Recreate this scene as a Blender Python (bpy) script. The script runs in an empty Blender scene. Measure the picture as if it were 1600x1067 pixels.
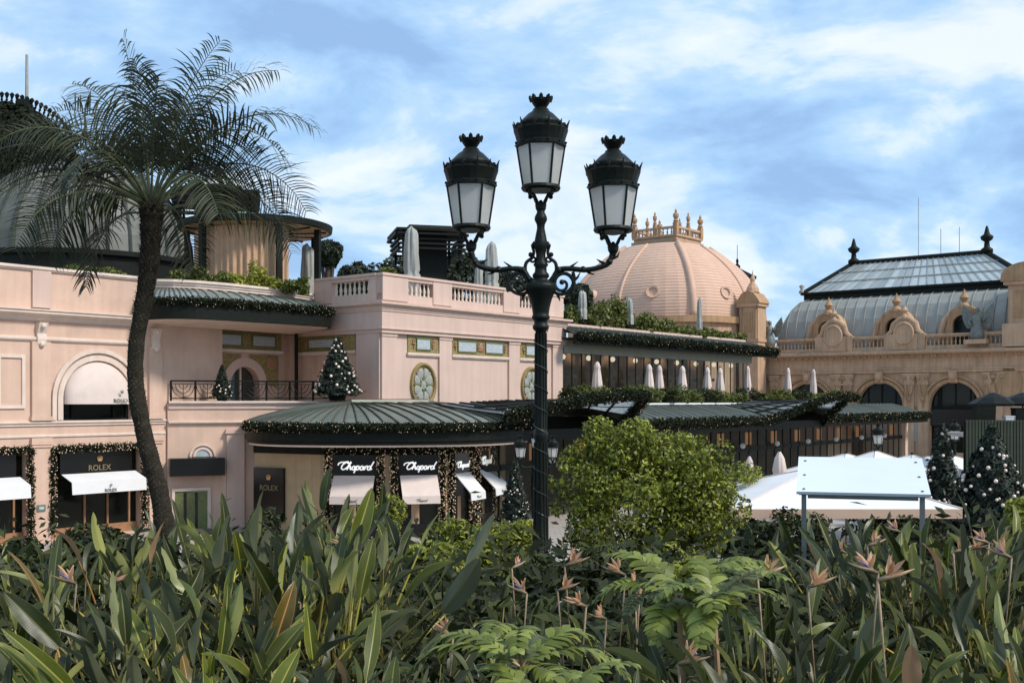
import bpy, math, random
import numpy as np
from mathutils import Vector, Matrix, geometry

random.seed(7); RNG = np.random.default_rng(11)
scene = bpy.context.scene
COL = scene.collection
R = math.radians

# ------------------------------------------------------------------ camera
F, CX, YH, EYE = 1700.0, 800.0, 625.0, 1.65        # focal length, centre, horizon in photo pixels; eye height in metres
cam_d = bpy.data.cameras.new('camera'); cam = bpy.data.objects.new('camera', cam_d); COL.objects.link(cam)
cam.location = (0, 0, EYE); cam.rotation_euler = (R(90), 0, 0)
cam_d.sensor_width = 36; cam_d.lens = F / 1600 * 36
cam_d.shift_y = (YH - 533.5) / 1600
cam_d.clip_end = 3000; cam_d.clip_start = 0.05
scene.camera = cam
scene.render.resolution_x, scene.render.resolution_y = 1024, 682

# ------------------------------------------------------------------ light
SUN = Vector((.85, -.42, .92)).normalized()
sun_d = bpy.data.lights.new('sun', 'SUN'); sun_d.energy = 3.1; sun_d.angle = R(9.0); sun_d.color = (1.0, .94, .86)
sun = bpy.data.objects.new('sun', sun_d); COL.objects.link(sun); sun.rotation_euler = SUN.to_track_quat('Z', 'Y').to_euler()
sun.location = (30, -20, 40)
world = bpy.data.worlds.new('World'); scene.world = world; world.use_nodes = True
def build_world():
    nt = world.node_tree; N = nt.nodes; L = nt.links; N.clear()
    out = N.new('ShaderNodeOutputWorld'); bg = N.new('ShaderNodeBackground'); bg.inputs[1].default_value = 0.135
    sky = N.new('ShaderNodeTexSky'); sky.sky_type = 'NISHITA'; sky.sun_disc = False
    sky.sun_elevation = math.asin(SUN.z); sky.sun_rotation = math.atan2(SUN.x, SUN.y)
    sky.air_density = 1.0; sky.dust_density = .6; sky.ozone_density = 2.2
    tc = N.new('ShaderNodeTexCoord'); sep = N.new('ShaderNodeSeparateXYZ'); L.new(tc.outputs['Generated'], sep.inputs[0])
    mz = N.new('ShaderNodeMath'); mz.operation = 'MAXIMUM'; L.new(sep.outputs[2], mz.inputs[0]); mz.inputs[1].default_value = 0
    az = N.new('ShaderNodeMath'); az.operation = 'ADD'; L.new(mz.outputs[0], az.inputs[0]); az.inputs[1].default_value = .38
    dx = N.new('ShaderNodeMath'); dx.operation = 'DIVIDE'; L.new(sep.outputs[0], dx.inputs[0]); L.new(az.outputs[0], dx.inputs[1])
    dy = N.new('ShaderNodeMath'); dy.operation = 'DIVIDE'; L.new(sep.outputs[1], dy.inputs[0]); L.new(az.outputs[0], dy.inputs[1])
    cmb = N.new('ShaderNodeCombineXYZ'); L.new(dx.outputs[0], cmb.inputs[0]); L.new(dy.outputs[0], cmb.inputs[1])
    mp = N.new('ShaderNodeMapping'); L.new(cmb.outputs[0], mp.inputs[0])
    mp.inputs['Location'].default_value = (1.35, .4, 2.1); mp.inputs['Rotation'].default_value = (0, 0, R(24)); mp.inputs['Scale'].default_value = (1.0, 1.25, 1)
    def noise(scale, detail, rough, dist=.0):
        n = N.new('ShaderNodeTexNoise'); L.new(mp.outputs[0], n.inputs[0]); n.inputs['Scale'].default_value = scale; n.inputs['Detail'].default_value = detail
        n.inputs['Roughness'].default_value = rough; n.inputs['Distortion'].default_value = dist; return n.outputs[0]
    def ramp(src, stops):
        r = N.new('ShaderNodeValToRGB'); L.new(src, r.inputs[0]); e = r.color_ramp.elements; e[0].position, e[1].position = stops[0][0], stops[-1][0]
        e[0].color, e[1].color = stops[0][1], stops[-1][1]
        for p, c in stops[1:-1]: x = e.new(p); x.color = c
        return r.outputs[0]
    g = lambda v: (v, v, v, 1)
    big = noise(3.0, 10, .56, .3)
    r1_ = ramp(noise(1.1, 4, .5), [(.35, g(.78)), (.65, g(.95))])
    cr_ = ramp(big, [(.36, (2.1, 3.4, 5.5, 1)), (.44, (2.6, 4.2, 6.3, 1)), (.51, (3.5, 5.0, 6.7, 1)), (.55, (4.8, 5.8, 6.9, 1)), (.62, (6.0, 6.5, 7.1, 1))])
    mix = N.new('ShaderNodeMix'); mix.data_type = 'RGBA'
    L.new(r1_, mix.inputs['Factor']); L.new(sky.outputs[0], mix.inputs['A']); L.new(cr_, mix.inputs['B'])
    L.new(mix.outputs['Result'], bg.inputs[0]); L.new(bg.outputs[0], out.inputs[0])
build_world()
vs = scene.view_settings; vs.view_transform = 'Standard'; vs.look = 'None'; vs.gamma = 1; vs.exposure = 0.25; vs.use_curve_mapping = False
scene.render.engine = 'CYCLES'

# ------------------------------------------------------------------ helpers
def P(px, py, D):
    """photo pixel at depth D -> world point"""
    return Vector(((px - CX) / F * D, D, EYE + (YH - py) / F * D))
def lin(*c): return tuple(c) + (1,)

class MB:
    """collects shapes; build() links them as ONE mesh object"""
    def __init__(s): s.v = []; s.f = []; s.m = []
    def add(s, vs_, fs_, mi=0):
        o = len(s.v); s.v.extend([tuple(p) for p in vs_]); s.f.extend([tuple(i + o for i in f) for f in fs_]); s.m.extend([mi] * len(fs_)); return s
    def box(s, x0, x1, y0, y1, z0, z1, mi=0):
        return s.add([(x0,y0,z0),(x1,y0,z0),(x1,y1,z0),(x0,y1,z0),(x0,y0,z1),(x1,y0,z1),(x1,y1,z1),(x0,y1,z1)],
                     [(3,2,1,0),(4,5,6,7),(0,1,5,4),(1,2,6,5),(2,3,7,6),(3,0,4,7)], mi)
    def frustum(s, c, w0, d0, w1, d1, z0, z1, mi=0):
        x, y = c
        return s.add([(x-w0,y-d0,z0),(x+w0,y-d0,z0),(x+w0,y+d0,z0),(x-w0,y+d0,z0),(x-w1,y-d1,z1),(x+w1,y-d1,z1),(x+w1,y+d1,z1),(x-w1,y+d1,z1)],
                     [(3,2,1,0),(4,5,6,7),(0,1,5,4),(1,2,6,5),(2,3,7,6),(3,0,4,7)], mi)
    def prism(s, poly, z0, z1, mi=0):
        n = len(poly); a = sum(poly[i][0]*poly[(i+1)%n][1]-poly[(i+1)%n][0]*poly[i][1] for i in range(n))
        if a < 0: poly = poly[::-1]
        vs_ = [(x, y, z0) for x, y in poly] + [(x, y, z1) for x, y in poly]
        fs_ = [(i, (i+1) % n, n+(i+1) % n, n+i) for i in range(n)]
        tri = geometry.tessellate_polygon([[Vector((x, y, 0)) for x, y in poly]])
        for t in tri:
            q = [Vector(poly[k]) for k in t]; c = (q[1]-q[0]).cross(q[2]-q[0])
            t = t if c > 0 else t[::-1]
            fs_.append(tuple(n + k for k in t)); fs_.append(tuple(t[::-1]))
        return s.add(vs_, fs_, mi)
    def lathe(s, prof, n=16, c=(0,0,0), phase=0., mi=0, sx=1., sy=1.):
        vs_ = []; fs_ = []
        for r, z in prof:
            for k in range(n):
                a = phase + 2*math.pi*k/n; vs_.append((c[0]+r*math.cos(a)*sx, c[1]+r*math.sin(a)*sy, c[2]+z))
        for i in range(len(prof)-1):
            for k in range(n):
                fs_.append((i*n+k, i*n+(k+1) % n, (i+1)*n+(k+1) % n, (i+1)*n+k))
        if prof[0][0] > 1e-4: fs_.append(tuple(range(n))[::-1])
        if prof[-1][0] > 1e-4: fs_.append(tuple((len(prof)-1)*n+k for k in range(n)))
        return s.add(vs_, fs_, mi)
    def tube(s, pts, rad, n=8, mi=0, flat=1.):
        pts = [Vector(p) for p in pts]; m = len(pts)
        if not hasattr(rad, '__len__'): rad = [rad]*m
        vs_ = []; fs_ = []; up = None
        for i, p in enumerate(pts):
            t = (pts[min(i+1, m-1)] - pts[max(i-1, 0)]).normalized()
            if up is None:
                up = Vector((0,0,1)) if abs(t.z) < .9 else Vector((0,1,0))
            a = up - t*up.dot(t)
            a = a.normalized() if a.length > 1e-6 else t.orthogonal().normalized()
            b = t.cross(a); up = a
            for k in range(n):
                q = 2*math.pi*k/n; vs_.append(p + (a*math.cos(q) + b*math.sin(q)*flat)*rad[i])
        for i in range(m-1):
            for k in range(n):
                fs_.append((i*n+k, i*n+(k+1) % n, (i+1)*n+(k+1) % n, (i+1)*n+k))
        fs_.append(tuple(range(n))[::-1]); fs_.append(tuple((m-1)*n+k for k in range(n)))
        return s.add(vs_, fs_, mi)
    def ball(s, c, r, n=8, m=5, sz=1., mi=0):
        return s.lathe([(max(r*math.sin(math.pi*i/m), 0), -r*sz*math.cos(math.pi*i/m)) for i in range(m+1)], n, c, mi=mi)
    def sheet(s, rows, mi=0):
        """rows: list of equally long point lists -> quad grid"""
        n = len(rows[0]); vs_ = [p for r in rows for p in r]
        return s.add(vs_, [(i*n+k, i*n+k+1, (i+1)*n+k+1, (i+1)*n+k) for i in range(len(rows)-1) for k in range(n-1)], mi)
    def sweep(s, path, prof, mi=0, closed=False):
        """extrude a profile [(out, z)] along a plan path [(x, y)] ; 'out' is to the right of travel"""
        m = len(path); rows = []
        for i in range(m):
            p = Vector(path[i][:2]); z = path[i][2] if len(path[i]) > 2 else 0
            if closed: a = Vector(path[i-1][:2]); b = Vector(path[(i+1) % m][:2])
            else: a = Vector(path[max(i-1, 0)][:2]); b = Vector(path[min(i+1, m-1)][:2])
            t1 = (p-a).normalized() if (p-a).length > 1e-6 else (b-p).normalized()
            t2 = (b-p).normalized() if (b-p).length > 1e-6 else t1
            n1 = Vector((t1.y, -t1.x)); n2 = Vector((t2.y, -t2.x)); nn = (n1+n2).normalized()
            k = 1/max(.4, nn.dot(n1))
            rows.append([(p.x+nn.x*o*k, p.y+nn.y*o*k, z+h) for o, h in prof])
        if closed: rows.append(rows[0])
        return s.sheet(rows, mi)
    def build(s, name, mats, parent=None, smooth=False, loc=None, rot=None):
        me = bpy.data.meshes.new(name); me.from_pydata(s.v, [], s.f)
        mats = mats if isinstance(mats, (list, tuple)) else [mats]
        for m in mats: me.materials.append(m)
        if len(mats) > 1: me.polygons.foreach_set('material_index', s.m)
        if smooth: me.polygons.foreach_set('use_smooth', [True]*len(me.polygons))
        me.update()
        return obj(name, me, parent, loc, rot)

def obj(name, me, parent=None, loc=None, rot=None):
    o = bpy.data.objects.new(name, me); COL.objects.link(o); o.parent = parent
    if loc is not None: o.location = loc
    if rot is not None: o.rotation_euler = rot
    return o
def tag(o, label, cat, group=None, kind=None):
    o['label'] = label; o['category'] = cat
    if group: o['group'] = group
    if kind: o['kind'] = kind
    return o
def structure(o): o['kind'] = 'structure'; return o
def stuff(o): o['kind'] = 'stuff'; return o
def thing(name, label, cat, loc=(0,0,0), rz=0, group=None):
    o = obj(name, None, None, loc, (0, 0, rz)); o.empty_display_size = .3
    return tag(o, label, cat, group)
def copy_tree(o, parent=None):
    c = o.copy(); COL.objects.link(c); c.parent = parent
    for ch in list(KIDS.get(o.name, ())) or [x for x in COL.objects if x.parent == o]: copy_tree(ch, c)
    return c
KIDS = {}
def register(o):
    """remember children once so that copies are quick"""
    for x in COL.objects:
        if x.parent: KIDS.setdefault(x.parent.name, [])
    for x in COL.objects:
        if x.parent and (x.parent == o or x.parent.parent == o):
            if x not in KIDS[x.parent.name]: KIDS[x.parent.name].append(x)
    return o

def np_mesh(name, V, Q, mats, parent=None, smooth=False, attr=None):
    """V (n,3), Q (m,k) with k = 3 or 4"""
    V = np.asarray(V, np.float32); Q = np.asarray(Q, np.int32); m, k = Q.shape
    me = bpy.data.meshes.new(name); me.vertices.add(len(V)); me.vertices.foreach_set('co', V.ravel())
    me.loops.add(m*k); me.loops.foreach_set('vertex_index', Q.ravel())
    me.polygons.add(m); me.polygons.foreach_set('loop_start', np.arange(m, dtype=np.int32)*k)
    if attr is not None:
        a = me.attributes.new('across', 'FLOAT', 'POINT'); a.data.foreach_set('value', np.asarray(attr, np.float32))
    for x in (mats if isinstance(mats, (list, tuple)) else [mats]): me.materials.append(x)
    if smooth: me.polygons.foreach_set('use_smooth', np.ones(m, bool))
    me.update(calc_edges=True); me.validate()
    return obj(name, me, parent)

def leaf_quads(pts, nrm, size, aspect=2.2, tilt=.6, rng=RNG):
    """one folded leaf (2 quads-as-diamond) per point; returns V, Q"""
    n = len(pts); nrm = np.asarray(nrm, float) + rng.normal(0, tilt, (n, 3)); nrm /= np.linalg.norm(nrm, axis=1, keepdims=True) + 1e-9
    a = rng.normal(size=(n, 3)); a[:, 2] += .35; a -= nrm*(a*nrm).sum(1, keepdims=True); a /= np.linalg.norm(a, axis=1, keepdims=True) + 1e-9
    b = np.cross(nrm, a); s = (size*rng.uniform(.65, 1.3, (n, 1)))
    L = a*s; W = b*s/aspect*.5
    V = np.stack([pts - L*.5, pts + W - L*.05 + nrm*s*.06, pts + L*.5, pts - W - L*.05 + nrm*s*.06], 1).reshape(-1, 3)
    Q = np.arange(n*4).reshape(n, 4)
    return V, Q

def blob_points(n, lobes, rng=RNG, shell=.55):
    """points through a union of ellipsoid lobes [(cx,cy,cz,rx,ry,rz)]"""
    w = np.array([(l[3]*l[4]*l[5])**(2/3) for l in lobes]); k = rng.choice(len(lobes), n, p=w/w.sum())
    d = rng.normal(size=(n, 3)); d /= np.linalg.norm(d, axis=1, keepdims=True)
    L = np.array(lobes)[k]; r = shell + (1-shell)*rng.random((n, 1))**.7
    return L[:, :3] + d*r*L[:, 3:6], d
def lumpy(c, r, k, rng=RNG, amp=.5, sub=.42, reach=.85):
    """break one ellipsoid into a core and many smaller clumps on its surface"""
    out = [(c[0], c[1], c[2], r[0]*.8, r[1]*.8, r[2]*.8)]
    for i in range(k):
        d = rng.normal(size=3); d /= np.linalg.norm(d); q = rng.uniform(.6, 1.)
        s = sub*rng.uniform(.6, 1.25)
        out.append((c[0]+d[0]*r[0]*q*reach, c[1]+d[1]*r[1]*q*reach, c[2]+d[2]*r[2]*q*reach, r[0]*s, r[1]*s, r[2]*s))
    return out

# ------------------------------------------------------------------ materials
MATS = {}
def mat(name, col, rough=.6, var=.15, scale=3., bump=0., bscale=40., spec=.5, metal=0., island=0., objr=0., streak=0., coat=0., hue=None):
    if name in MATS: return MATS[name]
    m = bpy.data.materials.new(name); m.use_nodes = True; nt = m.node_tree; N = nt.nodes; L = nt.links
    b = N['Principled BSDF']; b.inputs['Roughness'].default_value = rough; b.inputs['Specular IOR Level'].default_value = spec; b.inputs['Metallic'].default_value = metal
    if coat: b.inputs['Coat Weight'].default_value = coat
    tc = N.new('ShaderNodeTexCoord'); no = N.new('ShaderNodeTexNoise'); L.new(tc.outputs['Object'], no.inputs[0])
    no.inputs['Scale'].default_value = scale; no.inputs['Detail'].default_value = 6; no.inputs['Roughness'].default_value = .6
    rp = N.new('ShaderNodeMapRange'); L.new(no.outputs[0], rp.inputs[0]); rp.inputs[1].default_value = .25; rp.inputs[2].default_value = .75
    rp.inputs[3].default_value = 1-var; rp.inputs[4].default_value = 1+var
    val = rp.outputs[0]
    def mul(a, b_):
        x = N.new('ShaderNodeMath'); x.operation = 'MULTIPLY'; L.new(a, x.inputs[0]); L.new(b_, x.inputs[1]); return x.outputs[0]
    if streak:
        mp = N.new('ShaderNodeMapping'); L.new(tc.outputs['Object'], mp.inputs[0]); mp.inputs['Scale'].default_value = (2.6, 2.6, .22)
        n2 = N.new('ShaderNodeTexNoise'); L.new(mp.outputs[0], n2.inputs[0]); n2.inputs['Scale'].default_value = 1.6; n2.inputs['Detail'].default_value = 8
        q = N.new('ShaderNodeMapRange'); L.new(n2.outputs[0], q.inputs[0]); q.inputs[1].default_value = .35; q.inputs[2].default_value = .62; q.inputs[3].default_value = 1-streak; q.inputs[4].default_value = 1.02
        val = mul(val, q.outputs[0])
    if island:
        g = N.new('ShaderNodeNewGeometry'); q = N.new('ShaderNodeMapRange'); L.new(g.outputs['Random Per Island'], q.inputs[0]); q.inputs[3].default_value = 1-island; q.inputs[4].default_value = 1+island
        val = mul(val, q.outputs[0])
    if objr:
        g = N.new('ShaderNodeObjectInfo'); q = N.new('ShaderNodeMapRange'); L.new(g.outputs['Random'], q.inputs[0]); q.inputs[3].default_value = 1-objr; q.inputs[4].default_value = 1+objr
        val = mul(val, q.outputs[0])
    cm = N.new('ShaderNodeMix'); cm.data_type = 'RGBA'; cm.blend_type = 'MULTIPLY'; cm.inputs['Factor'].default_value = 1
    cm.inputs['A'].default_value = lin(*col); cb = N.new('ShaderNodeCombineColor')
    for i in range(3): L.new(val, cb.inputs[i])
    L.new(cb.outputs[0], cm.inputs['B']); L.new(cm.outputs['Result'], b.inputs['Base Color'])
    if hue:
        h = N.new('ShaderNodeMix'); h.data_type = 'RGBA'; g = N.new('ShaderNodeNewGeometry'); L.new(g.outputs['Random Per Island'], h.inputs['Factor'])
        h.inputs['A'].default_value = lin(*col); h.inputs['B'].default_value = lin(*hue); L.new(h.outputs['Result'], cm.inputs['A'])
    if bump:
        n3 = N.new('ShaderNodeTexNoise'); L.new(tc.outputs['Object'], n3.inputs[0]); n3.inputs['Scale'].default_value = bscale; n3.inputs['Detail'].default_value = 5
        bp = N.new('ShaderNodeBump'); bp.inputs['Strength'].default_value = bump; bp.inputs['Distance'].default_value = .02
        L.new(n3.outputs[0], bp.inputs['Height']); L.new(bp.outputs[0], b.inputs['Normal'])
    MATS[name] = m; return m
def leaf_mat(name, col, col2, rough=.5, trans=.25, under=None, spec=.4):
    """foliage: colour varies leaf by leaf, light shines through, optional paler underside"""
    m = mat(name, col, rough, .25, 9., island=.35, spec=spec, hue=col2); nt = m.node_tree; N = nt.nodes; L = nt.links
    b = N['Principled BSDF']; out = N['Material Output']; src = b.inputs['Base Color'].links[0].from_socket
    if under:
        g = N.new('ShaderNodeNewGeometry'); u = N.new('ShaderNodeMix'); u.data_type = 'RGBA'; L.new(g.outputs['Backfacing'], u.inputs['Factor'])
        L.new(src, u.inputs['A']); u.inputs['B'].default_value = lin(*under); L.new(u.outputs['Result'], b.inputs['Base Color']); src = u.outputs['Result']
    t = N.new('ShaderNodeBsdfTranslucent'); L.new(src, t.inputs[0]); mx = N.new('ShaderNodeMixShader'); mx.inputs[0].default_value = trans
    L.new(b.outputs[0], mx.inputs[1]); L.new(t.outputs[0], mx.inputs[2]); L.new(mx.outputs[0], out.inputs['Surface'])
    return m
def glow_mat(name, col, strength):
    m = bpy.data.materials.new(name); m.use_nodes = True; b = m.node_tree.nodes['Principled BSDF']
    b.inputs['Base Color'].default_value = lin(*col); b.inputs['Emission Color'].default_value = lin(*col); b.inputs['Emission Strength'].default_value = strength
    return m
def glass_mat(name, tint, clear=.5, rough=.04, refl=.5):
    m = bpy.data.materials.new(name); m.use_nodes = True; nt = m.node_tree; N = nt.nodes; L = nt.links; out = N['Material Output']; N.remove(N['Principled BSDF'])
    g = N.new('ShaderNodeBsdfGlossy'); g.inputs['Roughness'].default_value = rough; d = N.new('ShaderNodeBsdfDiffuse'); d.inputs[0].default_value = lin(*tint)
    t = N.new('ShaderNodeBsdfTransparent'); t.inputs[0].default_value = (.75, .78, .74, 1)
    m1 = N.new('ShaderNodeMixShader'); m1.inputs[0].default_value = clear; L.new(d.outputs[0], m1.inputs[1]); L.new(t.outputs[0], m1.inputs[2])
    fr = N.new('ShaderNodeFresnel'); fr.inputs[0].default_value = 1.5
    m2 = N.new('ShaderNodeMixShader'); fm = N.new('ShaderNodeMath'); fm.operation = 'MULTIPLY'; L.new(fr.outputs[0], fm.inputs[0]); fm.inputs[1].default_value = refl; L.new(fm.outputs[0], m2.inputs[0]); L.new(m1.outputs[0], m2.inputs[1]); L.new(g.outputs[0], m2.inputs[2]); L.new(m2.outputs[0], out.inputs['Surface'])
    return m

M_STUCCO = mat('pink_stucco', (.60, .44, .365), .85, .08, .7, .3, 45, .2, streak=.06)
M_WINGSTUCCO = mat('shade_tanned_stucco', (.61, .425, .325), .85, .14, .8, .25, 60, .2, streak=.06)  # browner shading of the wing is mixed into this tan
M_STUCCO2 = mat('warm_stucco', (.58, .40, .30), .85, .10, .9, .25, 40, .2, streak=.14)
M_TRIM = mat('pale_trim', (.68, .55, .46), .8, .12, 1.4, .2, 60, .2, streak=.05)
M_SHOPWALL = mat('olive_stone', (.40, .29, .17), .7, .12, 2., .2, 40, .25)
M_MOSAIC = mat('gold_mosaic', (.26, .20, .075), .5, .55, 14., .5, 60, .4)
M_MOSAIC2 = mat('brown_mosaic', (.34, .19, .10), .5, .5, 16., .4, 60, .4)
M_BLUEPANEL = mat('pale_blue_enamel', (.40, .44, .45), .3, .18, 8., .1, 40, .5)
M_MEDAL = mat('medallion_relief', (.30, .31, .27), .6, .3, 12., .3, 50, .4)
M_GREENGLAZE = mat('green_glaze', (.13, .15, .05), .4, .4, 10., .3, 50, .5)
M_DARK = mat('dark_bronze_metal', (.009, .011, .008), .55, .35, 6., .15, 60, .14)
M_IRON = mat('black_green_iron', (.0075, .010, .0075), .45, .4, 14., .25, 70, .2)
M_ZINC = mat('grey_green_zinc', (.15, .165, .135), .42, .22, 1.6, .08, 20, .5, metal=.15, objr=.2)
M_ZINC_DARK = mat('dark_zinc', (.06, .068, .05), .45, .25, 2., .1, 20, .5, metal=.2, objr=.12)
M_WHITE = mat('white_canvas', (.70, .69, .68), .85, .05, 2., .1, 30, .2)
M_CREAM = mat('cream_canvas', (.64, .53, .47), .9, .07, 3., .15, 30, .2, objr=.06)
M_GREYCLOTH = mat('grey_cover_cloth', (.34, .34, .31), .85, .14, 4., .3, 12, .2)
M_BLACK = mat('black_gloss', (.006, .006, .006), .22, .2, 3.)
M_GOLD = mat('gold_metal', (.72, .47, .20), .35, .2, 10., metal=.7)
M_LETTER = glow_mat('white_letter_added_glow', (.9, .9, .88), .5)  # small glow added so the letters stay bright white beneath the eave
M_GREYLETTER = mat('grey_green_letter', (.12, .16, .13), .6, .1)
M_BRONZELETTER = mat('dim_gold_letter', (.22, .17, .09), .5, .15)
M_PLAZA = mat('plaza_paving', (.36, .31, .27), .8, .15, .6, .2, 8)
M_WOOD = mat('brown_timber', (.30, .155, .075), .6, .3, 4., .2, 20)
M_CURTAIN = mat('tan_curtain', (.50, .31, .185), .85, .12, 3.)
M_GARLAND = leaf_mat('garland_green', (.008, .012, .006), (.020, .025, .009), .7, .06, spec=.15)
M_LIGHTS = glow_mat('fairy_light', (.8, .58, .40), .2)
M_GLASSDARK = glass_mat('dark_shop_glass', (.012, .016, .012), .35)
M_GLASSCLEAR = glass_mat('clear_glass', (.03, .035, .03), .90, .04, .3)
M_GLASSROOF = glass_mat('milky_roof_glass', (.24, .27, .25), .25, .12, 1.)
M_BAYGLASS = leaf_mat('bay_glass_sky_tint', (.42, .47, .50), (.30, .34, .36), .15, .6)  # pale tint stands in for the sky reflected in the panes
M_FROST = leaf_mat('frosted_glass', (.88, .87, .83), (.88, .87, .83), .28, .62)
for n_ in M_FROST.node_tree.nodes:
    if n_.type == 'MAP_RANGE': n_.inputs[3].default_value = .97; n_.inputs[4].default_value = 1.03

# ------------------------------------------------------------------ ground
GZ = -3.5                                            # level of the cafe square below the garden terrace
def ground_z(y):
    t = min(1, max(0, (y - 9.) / 16.)); return GZ * t*t*(3-2*t)
def build_ground():
    xs = [-800, -200, -80, -40, -20, -10, 0, 10, 20, 40, 80, 200, 800]
    ys = [-60, -5, 0, 3, 6, 9] + [9+k for k in range(1, 17)] + [30, 40, 60, 100, 200, 500, 1400]
    mb = MB(); mb.sheet([[(x, y, ground_z(y)) for x in xs] for y in ys])
    m = mat('garden_soil_and_paving', (.055, .05, .03), .9, .5, 1.5, .6, 12); nt = m.node_tree; N = nt.nodes; L = nt.links
    b = N['Principled BSDF']; src = b.inputs['Base Color'].links[0].from_socket
    tc = N.new('ShaderNodeTexCoord'); sp = N.new('ShaderNodeSeparateXYZ'); L.new(tc.outputs['Object'], sp.inputs[0])
    st = N.new('ShaderNodeMath'); st.operation = 'GREATER_THAN'; L.new(sp.outputs[1], st.inputs[0]); st.inputs[1].default_value = 23.5
    br = N.new('ShaderNodeTexBrick'); L.new(tc.outputs['Object'], br.inputs[0]); br.inputs['Scale'].default_value = 1.2
    br.inputs['Color1'].default_value = (.34, .29, .25, 1); br.inputs['Color2'].default_value = (.39, .34, .30, 1); br.inputs['Mortar'].default_value = (.2, .18, .16, 1); br.inputs['Mortar Size'].default_value = .01
    mx = N.new('ShaderNodeMix'); mx.data_type = 'RGBA'; L.new(st.outputs[0], mx.inputs['Factor']); L.new(src, mx.inputs['A']); L.new(br.outputs[0], mx.inputs['B'])
    L.new(mx.outputs['Result'], b.inputs['Base Color'])
    structure(mb.build('ground', m))
build_ground()

# ------------------------------------------------------------------ frames and shared builders
CAFE = Vector((-5.493, 46., 0)); CRZ = math.atan2(.783, .622)
CM = Matrix.Translation(CAFE) @ Matrix.Rotation(CRZ, 4, 'Z')
def cw(u, v, z=0): return CM @ Vector((u, v, z))
def cl(p): return CM.inverted() @ Vector(p)
def u_at(px, v):
    """cafe-frame u of the point on the plane v = const that the photo pixel column px points at"""
    r = (px - CX)/F; o = cw(0, v); d = cw(1, v) - o
    return (r*o.y - o.x) / (d.x - r*d.y)
def z_at(py, u, v): return EYE + (YH-py)/F*cw(u, v).y
def cafe_thing(name, label, cat, group=None): return thing(name, label, cat, CAFE, CRZ, group)
def seg_s(A, B, px):
    r = (px-CX)/F; d = (Vector(B)-Vector(A)).normalized(); return (r*A[1]-A[0])/(d.x-r*d.y)
def seg_matrix(A, B):
    """frame of a wall running from A to B in plan: x along, y into the wall, z up"""
    d = (Vector(B)-Vector(A)).normalized(); return Matrix.Translation((A[0], A[1], 0)) @ Matrix.Rotation(math.atan2(d.y, d.x), 4, 'Z')
def xf(mb, M): mb.v = [tuple(M @ Vector(p)) for p in mb.v]; return mb
def inv(t): return (Matrix.Translation(t.location) @ Matrix.Rotation(t.rotation_euler.z, 4, 'Z')).inverted()

def arch_poly(cx, hw, zs, zb, n=18):
    return [(cx-hw, zb)] + [(cx-hw*math.cos(math.pi*k/n), zs+hw*math.sin(math.pi*k/n)) for k in range(n+1)] + [(cx+hw, zb)]
def wall_holes(mb, outer, holes, y, depth, mi=0):
    loops = [[Vector((x, z, 0)) for x, z in outer]] + [[Vector((x, z, 0)) for x, z in h] for h in holes]
    flat = [p for l in loops for p in l]
    fs = []
    for t in geometry.tessellate_polygon(loops):
        a, b, c = (flat[k] for k in t); cr = (b-a).cross(c-a).z
        fs.append(tuple(t) if cr > 0 else tuple(t[::-1]))
    mb.add([(p.x, y, p.y) for p in flat], fs, mi)
    for h in holes:
        n = len(h); vs_ = [(x, y, z) for x, z in h] + [(x, y+depth, z) for x, z in h]
        mb.add(vs_, [(i, i+n, (i+1) % n+n, (i+1) % n) for i in range(n)], mi)
    return mb
def arch_band(mb, cx, zs, r0, r1, y0, y1, zb=None, n=20, mi=0):
    """raised moulding round an arch, from radius r0 to r1, y0 front to y1 back"""
    pts = [(-math.cos(math.pi*k/n), math.sin(math.pi*k/n)) for k in range(n+1)]
    a = [(cx+r0*c, zs+r0*s) for c, s in pts]; b = [(cx+r1*c, zs+r1*s) for c, s in pts]
    if zb is not None: a = [(cx-r0, zb)]+a+[(cx+r0, zb)]; b = [(cx-r1, zb)]+b+[(cx+r1, zb)]
    m = len(a); rows = [[(x, y1, z) for x, z in a], [(x, y0, z) for x, z in a], [(x, y0, z) for x, z in b], [(x, y1, z) for x, z in b]]
    return mb.sheet(rows, mi)
def extrude_x(mb, poly, x0, x1, mi=0):
    """solid: polygon in (y, z) carried from x0 to x1"""
    n = len(poly); vs_ = [(x0, y, z) for y, z in poly] + [(x1, y, z) for y, z in poly]
    fs = [(i, (i+1) % n, n+(i+1) % n, n+i) for i in range(n)]
    for t in geometry.tessellate_polygon([[Vector((y, z, 0)) for y, z in poly]]): fs += [tuple(t), tuple(n+k for k in t[::-1])]
    return mb.add(vs_, fs, mi)
CORNICE = [(0, 0), (.06, 0), (.06, .05), (.12, .08), (.14, .16), (.24, .20), (.30, .24), (.30, .33), (.34, .34), (.34, .38), (0, .42)]
def cornice(mb, path, z, k=1., h=1., mi=0): return mb.sweep(path, [(o*k, z+a*h) for o, a in CORNICE], mi)

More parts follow.
